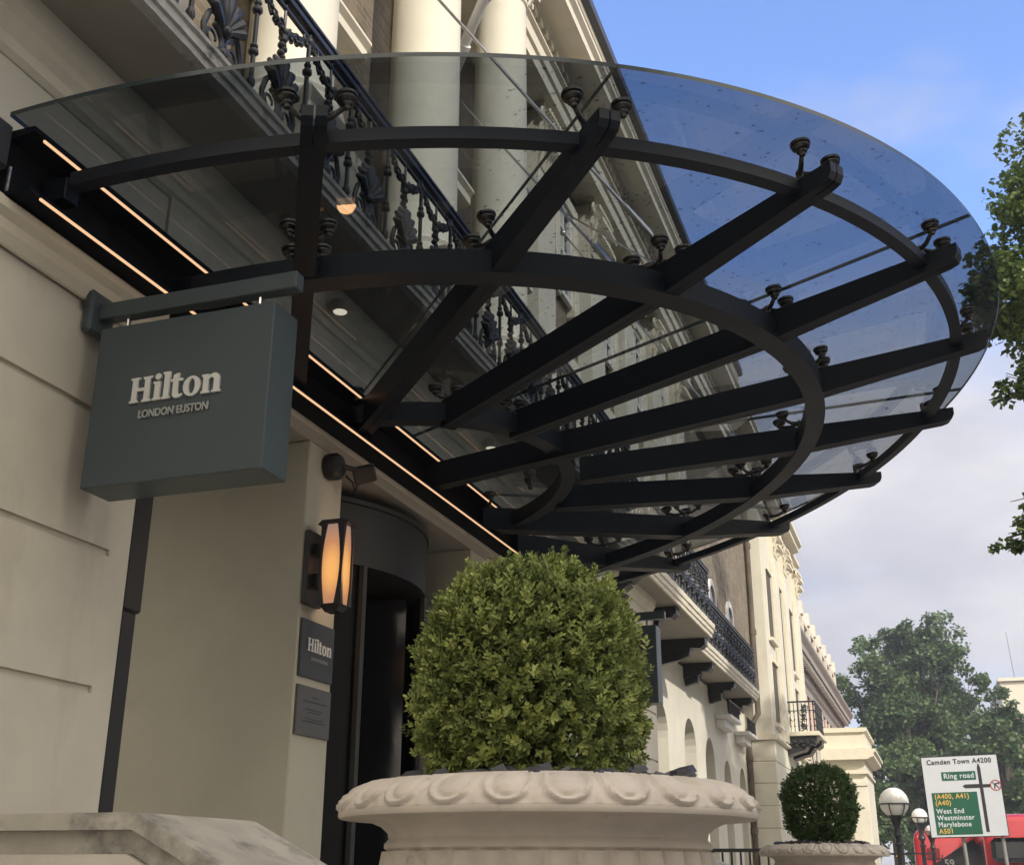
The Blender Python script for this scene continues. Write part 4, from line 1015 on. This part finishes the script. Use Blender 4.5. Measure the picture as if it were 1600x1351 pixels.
# juliet balcony
jb = thing('side_balcony', 'small black railed balcony with dark console on the cream house', 'balcony', (.5, 23.3, 4.0))
box(HX+.001, .82, 23.3, 24.9, 4.0, 4.08, .008).build('slab', M['trim'], jb)
b = MB()
for (ya, yb) in ((23.36, 23.8), (24.3, 24.8)): b.prism([(HX+.001, 3.999), (.76, 3.999), (.76, 3.91), (.68, 3.85), (.62, 3.87), (.52, 3.74), (.42, 3.72), (HX+.001, 3.64)], ya, yb)
for k in range(18): b.sphere((.29+.025*k, 23.35, 3.86+.05*math.sin(k*1.3)), .034, 7, 5)
b.build('console', M['iron'], jb)
def side_rail(parent, xa, xb, ya, yb, z0, z1, n1, n2):
    b = MB(); b.box(xa, xb, ya, ya+.025, z1, z1+.03); b.box(xb-.025, xb, ya+.026, yb, z1, z1+.03); b.box(xa, xb, ya+.002, ya+.02, z1-.16, z1-.145); b.build('rail', M['iron'], parent)
    for k in range(n1+n2):
        x, y = (xa+(xb-xa)*(k+.5)/n1, ya+.012) if k < n1 else (xb-.012, ya+(yb-ya)*(k-n1+.5)/n2)
        q = MB(); q.tube([(x, y, z0), (x, y, z1)], .008, 5)
        for z in (.1, .22, .36): q.sphere((x, y, z0+z), .018, 6, 4)
        q.build('bar', M['iron'], parent)
side_rail(jb, HX+.02, .78, 23.32, 24.85, 4.082, 4.62, 8, 12)
b = MB(); rr = random.Random(9)
for k in range(30):
    b.tube(scroll((23.33, .55+rr.gauss(0, .035), 4.11+.48*rr.random()), .04, .8, 1, k), .009, 5)
b.v = [(v[1], v[0], v[2]) for v in b.v]; b.build('ornament', M['iron'], jb)

# porch
po_ = thing('side_porch', 'cream porch block with stepped cornice behind the far bush', 'porch', (.9, 28, -1))
box(.501, 1.40, 27.0, 30.0, -1.3, 3.84, .01).build('porch_wall', M['stucco2'], po_)
b = MB(); b.prism([(.50, 3.84), (1.46, 3.84), (1.52, 3.87), (1.60, 3.90), (1.60, 3.965), (1.65, 4.0), (1.65, 4.05), (.50, 4.08)], 26.8, 30.2); b.box(.50, 1.45, 26.9, 30.0, 3.55, 3.60); b.build('porch_cornice', M['trim'], po_)
b = MB(); b.box(.50, 1.44, 27.0, 30, 4.081, 4.42); b.prism([(.50, 4.42), (1.44, 4.42), (1.50, 4.44), (1.50, 4.51), (.5, 4.52)], 26.94, 30.05); b.build('blocking_course', M['trim'], po_)
b = MB(); b.box(1.05, 1.41, 26.93, 26.999, -1.2, 3.3, .01); b.box(1.0, 1.43, 26.90, 26.998, 3.3, 3.4, .008); b.build('porch_pilaster', M['stucco2'], po_)

# red brick terrace
tr_ = thing('red_brick_terrace', 'red brick terrace with white pilasters and balustraded roof in the distance', 'building', (-2, 40, -1.3))
box(-8, -.55, 27.6, 49, -1.3, 8.3).build('wall', M['redbrick'], tr_)
b = MB(); b.box(-8, -.30, 27.6, 49, 7.0, 7.06); b.prism([(-.549, 6.45), (-.50, 6.45), (-.47, 6.62), (-.40, 6.70), (-.36, 6.98), (-.12, 7.05), (-.10, 7.18), (0, 7.30), (.02, 7.36), (-.549, 7.42)], 27.6, 49)
for k in range(60): b.box(-.36, -.16, 27.7+.35*k, 27.86+.35*k, 6.9, 7.03)
b.build('cornice', M['farstone'], tr_)
b = MB(); b.box(-.9, -.56, 27.6, 49, 8.15, 8.3); b.box(-.9, -.56, 27.6, 49, 8.85, 9.0)
for k in range(10): b.box(-.9, -.52, 30.5+2.0*k, 30.9+2.0*k, 8.3, 8.85); b.box(-.92, -.50, 30.5+2*k, 30.9+2*k, 9.0, 9.4)
b.build('roof_balustrade', M['stone2'], tr_)
for k in range(17):
    y = 28.0+1.28*k; box(-.549, -.50, y-.17, y+.17, 2.0, 6.44).build('pilaster', M['stone2'], tr_)
    box(-.549, -.53, y+.35, y+.95, 3.2, 5.6).build('window', M['pane'], tr_)
# far pale building with mast
fb = thing('pale_building', 'tall pale building with a thin roof mast at the right edge', 'building', (12, 84, -1.3))
box(7.25, 20, 80, 95, -1.3, 12.75).build('wall', M['farb'], fb)
b = MB(); b.box(7.15, 20, 79.8, 95, 12.751, 12.95); b.box(7.15, 20, 79.85, 79.999, 10.3, 10.45); b.box(8.2, 20, 79.7, 79.999, 8.6, 8.75); b.build('cornice', M['farb'], fb)
for k in range(3):
    for j in range(4): box(8.5+2.4*k, 9.4+2.4*k, 79.9, 79.998, 1.0+2.6*j, 2.7+2.6*j).build('window', M['pane'], fb)
MB().tube([(8.25, 81, 12.9), (8.10, 81, 16.0)], [.035, .02], 6).build('mast', M['greypole'], fb)

# terrace across the street that shades the ground storey
ac = thing('terrace_across_street', 'tall brick terrace on the opposite side of the street', 'building', (24, -30, 0))
box(20, 32, -62, -4.6, -.2, 20.6).build('wall', M['brick'], ac)
b = MB(); b.box(19.6, 32, -62, -4.5, 20.601, 21.1); b.box(19.8, 19.999, -62, -4.6, 4.0, 4.3); b.build('cornice', M['trim'], ac)
for i in range(18):
    for j in range(6): box(19.93, 19.998, -60.5+3.1*i, -59.1+3.1*i, 1.2+3.2*j, 3.3+3.2*j).build('window', M['pane'], ac)
ac2 = thing('corner_block_across', 'lower cream block on the opposite side of the street', 'building', (26, 30, 0))
box(22, 34, 18, 60, -1.4, 13).build('wall', M['stucco2'], ac2)
b = MB(); b.box(21.7, 34, 17.8, 60, 13.001, 13.5); b.build('cornice', M['trim'], ac2)
for i in range(12):
    for j in range(4): box(21.93, 21.998, 19.4+3.2*i, 20.8+3.2*i, .6+3.2*j, 2.8+3.2*j).build('window', M['pane'], ac2)

# ------------------------------------------------------------------ trees
def tree(label, base, H, clumps, m, seed, LL, per, trunk_r=.25, group=None):
    rr = random.Random(seed); t = thing('plane_tree', label, 'tree', base, group)
    b = MB(); top = Vector((base[0], base[1], base[2]+H*.55)); bs = Vector(base)
    b.tube([bs, bs.lerp(top, .5)+Vector((.08, .05, 0)), top], [trunk_r, trunk_r*.75, trunk_r*.55], 9)
    f = MB()
    for (cx, cyy, cz, r) in clumps:
        c = Vector((cx, cyy, cz)); s0 = bs.lerp(top, rr.uniform(.6, 1)); md = s0.lerp(c, .5)+Vector((0, 0, -.08*r+.05*(c-s0).length))
        b.tube([s0, md, c], [trunk_r*.30, trunk_r*.18, trunk_r*.05], 6)
        for q in range(4):
            e = c+Vector((rr.gauss(0, 1), rr.gauss(0, 1), rr.gauss(0, .8))).normalized()*r*.8; b.tube([md.lerp(c, .7), e], [trunk_r*.07, trunk_r*.02], 4)
        n = int(per*r**2)+12; ck = rr.gauss(0, .16)
        subs = [c+Vector((rr.gauss(0, 1), rr.gauss(0, 1), rr.gauss(0, .8))).normalized()*r*rr.uniform(.35, .95) for _ in range(max(3, int(9*min(1.5, r))))]
        for i in range(n):
            sc0 = rr.choice(subs); g3 = Vector((rr.gauss(0, 1), rr.gauss(0, 1), rr.gauss(0, .75))); g3 *= min(1, 1.5/max(g3.length, .01)); p = sc0+g3*r*.26
            d = Vector((rr.gauss(0, 1), rr.gauss(0, 1), rr.gauss(-.3, .7))).normalized(); nn = Vector((rr.gauss(0, .6), rr.gauss(0, .6), 1)).normalized()
            s = LL*rr.uniform(.6, 1.3); sd_ = d.cross(nn).normalized()
            f.add([p, p+d*s*.5+sd_*s*.5, p+d*s-nn*s*.15, p+d*s*.5-sd_*s*.5], [(0, 1, 2), (0, 2, 3)]); kd = min(1, max(0, rr.gauss(.38, .2)+ck)); f.a += [kd, kd]
    b.build('trunk', M['bark'], t, smooth=True); f.build('crown', m, t); return t
rr = random.Random(4)
def ball_clumps(c, rx, rz, n, r0, r1, seed):
    q = random.Random(seed); o = []
    while len(o) < n:
        v = Vector((q.uniform(-1, 1), q.uniform(-1, 1), q.uniform(-1, 1)))
        if .25 < v.length < 1: o.append((c[0]+v.x*rx, c[1]+v.y*rx, c[2]+v.z*rz, q.uniform(r0, r1)))
    return o
near = [(4.05, 14, 8.25, .36), (4.3, 14, 8.55, .42), (4.45, 14.1, 7.75, .5), (4.15, 14.1, 7.95, .3), (4.6, 14, 8.95, .5), (4.75, 14, 9.5, .4), (4.4, 14.1, 8.1, .45), (4.2, 14, 6.95, .2), (4.9, 14, 6.9, .4), (4.15, 14, 5.55, .22), (3.85, 14, 5.15, .14), (4.1, 14, 4.95, .16), (4.35, 14, 4.8, .2), (4.75, 14.1, 5.6, .4), (4.8, 14.1, 6.2, .35), (4.95, 14, 9.15, .45), (5.0, 14, 8.6, .55), (4.75, 14, 8.3, .55), (4.25, 14.2, 8.15, .35), (4.9, 14, 7.8, .6), (4.6, 14.1, 7.65, .4), (5.5, 14.2, 8.2, .8), (4.35, 14, 6.98, .22), (4.62, 14, 7.0, .26), (4.45, 14, 6.35, .16), (4.6, 14, 6.6, .2), (4.3, 14, 5.5, .24), (4.05, 14, 5.25, .16), (4.3, 14, 5.05, .2), (4.5, 14, 5.3, .3), (4.55, 14, 4.75, .2), (5.2, 14.5, 9.9, .7)] + ball_clumps((7.6, 15.2, 8), 2.2, 2.9, 34, .7, 1.1, 3)
tree('leafy plane tree branch reaching in from the right edge beside the canopy', (8.2, 15.5, -.1), 13, [(a_, b_, c__, d_*1.3) for (a_, b_, c__, d_) in near[:40]]+near[40:], M['plane'], 5, .075, 2300, .22)
far1 = ball_clumps((2.1, 70, 8.6), 3.4, 5.2, 70, .8, 1.5, 8)+[(-.1, 69, 13.6, .8), (1.7, 69, 14.4, .8), (3.9, 69, 14.3, 1.1), (-1.4, 69, 11.6, .9), (2.7, 69, 13.6, .9), (5.4, 69, 11.3, .8), (.2, 68, 12.2, 1.1), (3.9, 68, 12.6, 1.2)]
tree('tall broad dark green street tree in the distance left of the road sign', (2.0, 70, -1.3), 15, far1, M['plane2'], 6, .20, 800, .35, 'distant street trees')
far2 = ball_clumps((6.1, 64, 6.4), 1.7, 3.2, 34, .6, 1.1, 18)+[(6.0, 63, 9.8, .6), (6.8, 63, 9.0, .5)]
tree('smaller dark tree behind the direction sign and the buses', (6.1, 64, -1.3), 11, far2, M['plane2'], 12, .19, 800, .25, 'distant street trees')
far3 = ball_clumps((-.9, 60, 5.0), 1.8, 2.6, 30, .6, 1.1, 28)
tree('low tree behind the cream porch', (-.7, 60, -1.3), 9, far3, M['plane2'], 13, .18, 800, .2, 'distant street trees')
far4 = ball_clumps((5.0, 84, 4.0), 4.5, 3.0, 50, .9, 1.5, 38)
tree('dark tree mass low behind the red buses', (4.6, 84, -1.3), 8, far4, M['plane2'], 14, .34, 220, .25, 'distant street trees')

# ------------------------------------------------------------------ direction sign
SG = Vector((3.385, 31, 3.29))
sg = thing('direction_sign', 'white and green road direction sign reading Camden Town A4200', 'road sign', (SG.x, SG.y, gz(31)))
TL = R(-1.3); rotm = Matrix.Rotation(TL, 4, 'Y')
def sp2(u, v, t=0): p = SG+(rotm @ Vector((u, -t, v))); return tuple(p)
def plate(u0, u1, v0, v1, t0, t1, name, m, par):
    b = MB(); b.add([sp2(u, v, t) for t in (t0, t1) for (u, v) in ((u0, v0), (u1, v0), (u1, v1), (u0, v1))], [(0, 3, 2, 1)[::-1], (4, 5, 6, 7), (0, 1, 5, 4), (1, 2, 6, 5), (2, 3, 7, 6), (3, 0, 4, 7)]); return b.build(name, m, par)
W2, H2 = .85, .91
plate(-W2, W2, -H2, H2, -.03, 0, 'sign_face', M['white'], sg)
plate(-W2-.02, W2+.02, -H2-.02, H2+.02, -.06, -.031, 'sign_back', M['signblack'], sg)
plate(-.44, .33, .36, .56, .001, .005, 'green_patch', M['green'], sg)
plate(-.72, .30, -.865, .09, .001, .005, 'green_patch', M['green'], sg)
plate(.30+.08, .30+.155, -.82, .62, .001, .004, 'route_arrow', M['signblack'], sg)
b = MB(); b.add([sp2(u, v, t) for t in (.001, .004) for (u, v) in ((.38, .621), (.455, .621), (.43, .72), (.405, .72))], [(0, 1, 2, 3), (4, 5, 6, 7)]); b.add([sp2(u, v, .0045) for (u, v) in ((.379, .17), (.06, .17), (0, .215), (.06, .26), (.379, .26))], [(0, 4, 3, 2, 1)]); b.add([sp2(u, v, .0045) for (u, v) in ((.456, .175), (.62, .175), (.62, .25), (.456, .25))], [(0, 1, 2, 3)])
b.build('route_arrow', M['signblack'], sg)
def ring2(uc, vc, r, w_, m, name):
    n = 28; b = MB(); vs = []
    for i in range(n):
        a = 2*math.pi*i/n; vs += [sp2(uc+r*math.cos(a), vc+r*math.sin(a), .005), sp2(uc+(r-w_)*math.cos(a), vc+(r-w_)*math.sin(a), .005)]
    b.add(vs, [(2*i, (2*i+2) % (2*n), (2*i+3) % (2*n), 2*i+1) for i in range(n)]); return b.build(name, m, sg)
ring2(.74, .215, .125, .022, M['signred'], 'turn_ban_ring')
b = MB(); pts = [(-.04, -.08), (-.015, -.08), (-.01, 0), (.03, .03), (.06, .03), (.06, .01), (.09, .045), (.06, .075), (.06, .055), (.01, .055), (-.035, .02)]
b.add([sp2(.74+u, .215+v, .0045) for u, v in pts], [tuple(range(len(pts)))]); b.add([sp2(.74+u, .215+v, .0055) for u, v in ((-.075, .065), (.065, -.075), (.08, -.06), (-.06, .08))], [(0, 1, 2, 3)]); b.build('turn_ban_arrow', M['signblack'], sg)
def stext(s, size, u, v, m, al='LEFT', sx=1):
    mt = Matrix.Translation(SG) @ rotm @ Matrix(((1, 0, 0, u), (0, 0, -1, -.0058), (0, 1, 0, v), (0, 0, 0, 1)))
    text_mesh(s, size, .0008, 'lettering', m, sg, mt, al, sx, 1.12, .0035)
stext('Camden Town A4200', .158, -.74, .79, M['signblack'], sx=.93)
stext('Ring road', .16, -.055, .46, M['white'], 'CENTER', .98)
for s, v, m_ in (('(A400, A41)', -.0, M['yellow']), ('(A40)', -.145, M['yellow']), ('West End', -.335, M['white']), ('Westminster', -.485, M['white']), ('Marylebone', -.635, M['white']), ('A501', -.785, M['yellow'])): stext(s, .155, -.665, v, m_, sx=.90)
for u in (-.15, .72):
    p = sp2(u, -H2, -.08); MB().tube([(p[0]+.1, p[1]+.09, gz(31)), (p[0], p[1]+.09, p[2]), (p[0]-.1, p[1]+.09, p[2]+1.7)], .045, 10).build('post', M['greypole'], sg, smooth=True, ang=50)

# ------------------------------------------------------------------ buses
def bus(loc, label, front, n59):
    x, y, z = loc; t = thing('double_decker_bus', label, 'bus', loc, 'red double decker buses')
    Wb, Hb, Lb = 1.25, 4.38, 11
    def sec(k, sh=0): # cross-section with a domed roof
        o = []; rr_ = .42
        for (a, bz) in ((-Wb, .35), (Wb, .35)): o.append((a*k, bz))
        for i in range(9): an = math.pi/2*i/8; o.append(((Wb-rr_+rr_*math.cos(an))*k, Hb-rr_+rr_*math.sin(an)-sh))
        for i in range(9): an = math.pi/2+math.pi/2*i/8; o.append((-(Wb-rr_-rr_*math.cos(an))*k, Hb-rr_+rr_*math.sin(an)-sh))
        return o
    b = MB(); rows = []
    for (yy, k, sh) in ((0, .93, .22), (.05, .965, .12), (.16, .99, .04), (.4, 1, 0), (Lb-.4, 1, 0), (Lb-.1, .98, .06), (Lb, .94, .2)):
        rows.append([(x+a, y+yy, z+c) for a, c in sec(k, sh)])
    n = len(rows[0]); vs = [q for r_ in rows for q in r_]
    fs = [(i*n+j, i*n+(j+1) % n, (i+1)*n+(j+1) % n, (i+1)*n+j) for i in range(len(rows)-1) for j in range(n)] + [tuple(range(n))[::-1], tuple((len(rows)-1)*n+j for j in range(n))]
    b.add(vs, fs); b.build('body', M['busred'], t, smooth=True, ang=50)
    yf = y-.012
    if not front:
        b = MB(); b.prism([(x+.79, z+4.0), (x+.97, z+3.1), (x+.9, z+2.3), (x+.62, z+1.9), (x-.95, z+1.9), (x-.98, z+2.7), (x-.69, z+3.11), (x+.30, z+3.72)], yf-.02, yf); b.build('rear_glazing', M['busglass'], t)
        b = MB(); b.box(x-.80, x-.40, yf-.02, yf, z+3.30, z+3.68, .01); b.build('vent_panel', mat('dark red panel', (.16, .012, .015), .5), t)
        mt = Matrix(((1, 0, 0, x-.12), (0, 0, -1, yf-.022), (0, 1, 0, z+3.17), (0, 0, 0, 1)))
        text_mesh('59', .34, .001, 'route_number', M['white'], t, mt, bold=.006)
    else:
        box(x-1.08, x+1.12, yf-.03, yf, z+3.05, z+3.72, .12).build('upper_windscreen', M['busglass'], t)
        box(x-.7, x+.35, yf-.03, yf, z+2.45, z+2.95, .03).build('destination_panel', M['bustrim'], t)
        box(x-1.1, x+1.1, yf-.03, yf, z+.9, z+2.2, .1).build('windscreen', M['busglass'], t)
    for s in (-1, 1):
        box(x+s*1.252-.01, x+s*1.252+.01, y+.8, y+Lb-.8, z+2.9, z+3.7, .004).build('side_window', M['busglass'], t)
        box(x+s*1.252-.01, x+s*1.252+.01, y+1.2, y+Lb-.8, z+1.2, z+2.2, .004).build('side_window', M['busglass'], t)
        for yy in (2.2, 8.4):
            wb = MB(); wb.tube([(x+s*1.0, y+yy, z+.48), (x+s*1.24, y+yy, z+.48)], .48, 20); wb.build('wheel', M['black'], t)
    return t
bus((3.05, 46, -1.3), 'red double decker bus showing its rear with route number 59', False, True)
bus((5.15, 38, -1.2), 'red double decker bus behind the road sign at the right edge', True, False)

# ------------------------------------------------------------------ street lamps
def lamp(x, y, zc, r, label):
    g0 = gz(y); t = thing('street_lamp', label, 'street lamp', (x, y, g0), 'black globe street lamps')
    b = MB(); b.lathe([(.16, g0), (.16, g0+.3), (.10, g0+.4), (.07, g0+.9), (.09, g0+.95), (.05, g0+1.0), (.045, zc-r-.35), (.08, zc-r-.3), (.05, zc-r-.2), (.10, zc-r-.04), (.13, zc-r*.86)], (x, y, 0), 14); b.build('post', M['iron'], t, smooth=True, ang=40)
    MB().sphere((x, y, zc), r, 24, 16).build('globe', M['globe'], t, smooth=True)
    b = MB(); n = 24
    b.tube([(x+(r+.012)*math.cos(2*math.pi*k/n), y+(r+.012)*math.sin(2*math.pi*k/n), zc-.03) for k in range(n+1)], .013, 6)
    for k in range(6):
        a = k*math.pi/3+.2; b.tube([(x+(r+.012)*math.cos(a)*math.cos(e), y+(r+.012)*math.sin(a)*math.cos(e), zc-.03-(r+.0)*math.sin(e)) for e in (0, .3, .6, .9, 1.2, 1.35)], .010, 5)
    b.tube([(x, y, zc+r-.01), (x, y, zc+r+.06)], .03, 8)
    b.build('cage', M['iron'], t)
    b = MB()
    for s in (-1, 1): b.tube([(x+s*.045, y, zc-r-.62), (x+s*.22, y, zc-r-.60), (x+s*.24, y, zc-r-.50)], .018, 6)
    for k in range(5): b.sphere((x+.045*math.cos(k*1.25), y+.045*math.sin(k*1.25), zc-r-.45), .03, 6, 5)
    b.build('ladder_bar', M['iron'], t)
lamp(2.04, 23, 2.76, .255, 'nearest and largest opal globe street lamp beside the cream porch')
lamp(2.36, 29, 2.76, .17, 'second globe street lamp half behind the nearest one')
lamp(2.50, 38, 2.72, .16, 'third smallest globe street lamp next to the red bus')
tl = thing('traffic_light', 'black traffic light with a lit amber lamp below the globe lamps', 'traffic light', (1.87, 28, gz(28)))
box(1.76, 1.98, 28, 28.2, 1.55, 2.30, .03).build('signal_head', M['black'], tl)
for z, m_ in ((2.15, M['signred']), (2.0-.08, M['amber']), (1.70, M['green'])): MB().lathe([(.001, .0), (.055, .0), (.05, .012), (.001, .014)], (1.87, 27.998, z+.0), 14, ax=Matrix(((1, 0, 0), (0, 0, -1), (0, 1, 0)))).build('signal_lamp', m_, tl)
MB().tube([(1.87, 28.1, gz(28)), (1.87, 28.1, 1.55)], .05, 8).build('pole', M['black'], tl)

# ------------------------------------------------------------------ air
hz = bpy.data.materials.new('haze'); hz.use_nodes = True; nt = hz.node_tree; nt.nodes.clear()
o_ = nt.nodes.new('ShaderNodeOutputMaterial'); v_ = nt.nodes.new('ShaderNodeVolumePrincipled'); v_.inputs['Color'].default_value = (.92, .95, 1, 1); v_.inputs['Density'].default_value = .0016; v_.inputs['Anisotropy'].default_value = .3
nt.links.new(v_.outputs[0], o_.inputs['Volume'])
tag(box(-40, 60, -70, 130, -2.4, 24).build('haze', hz, loc=(0, 0, 0)), kind='stuff')
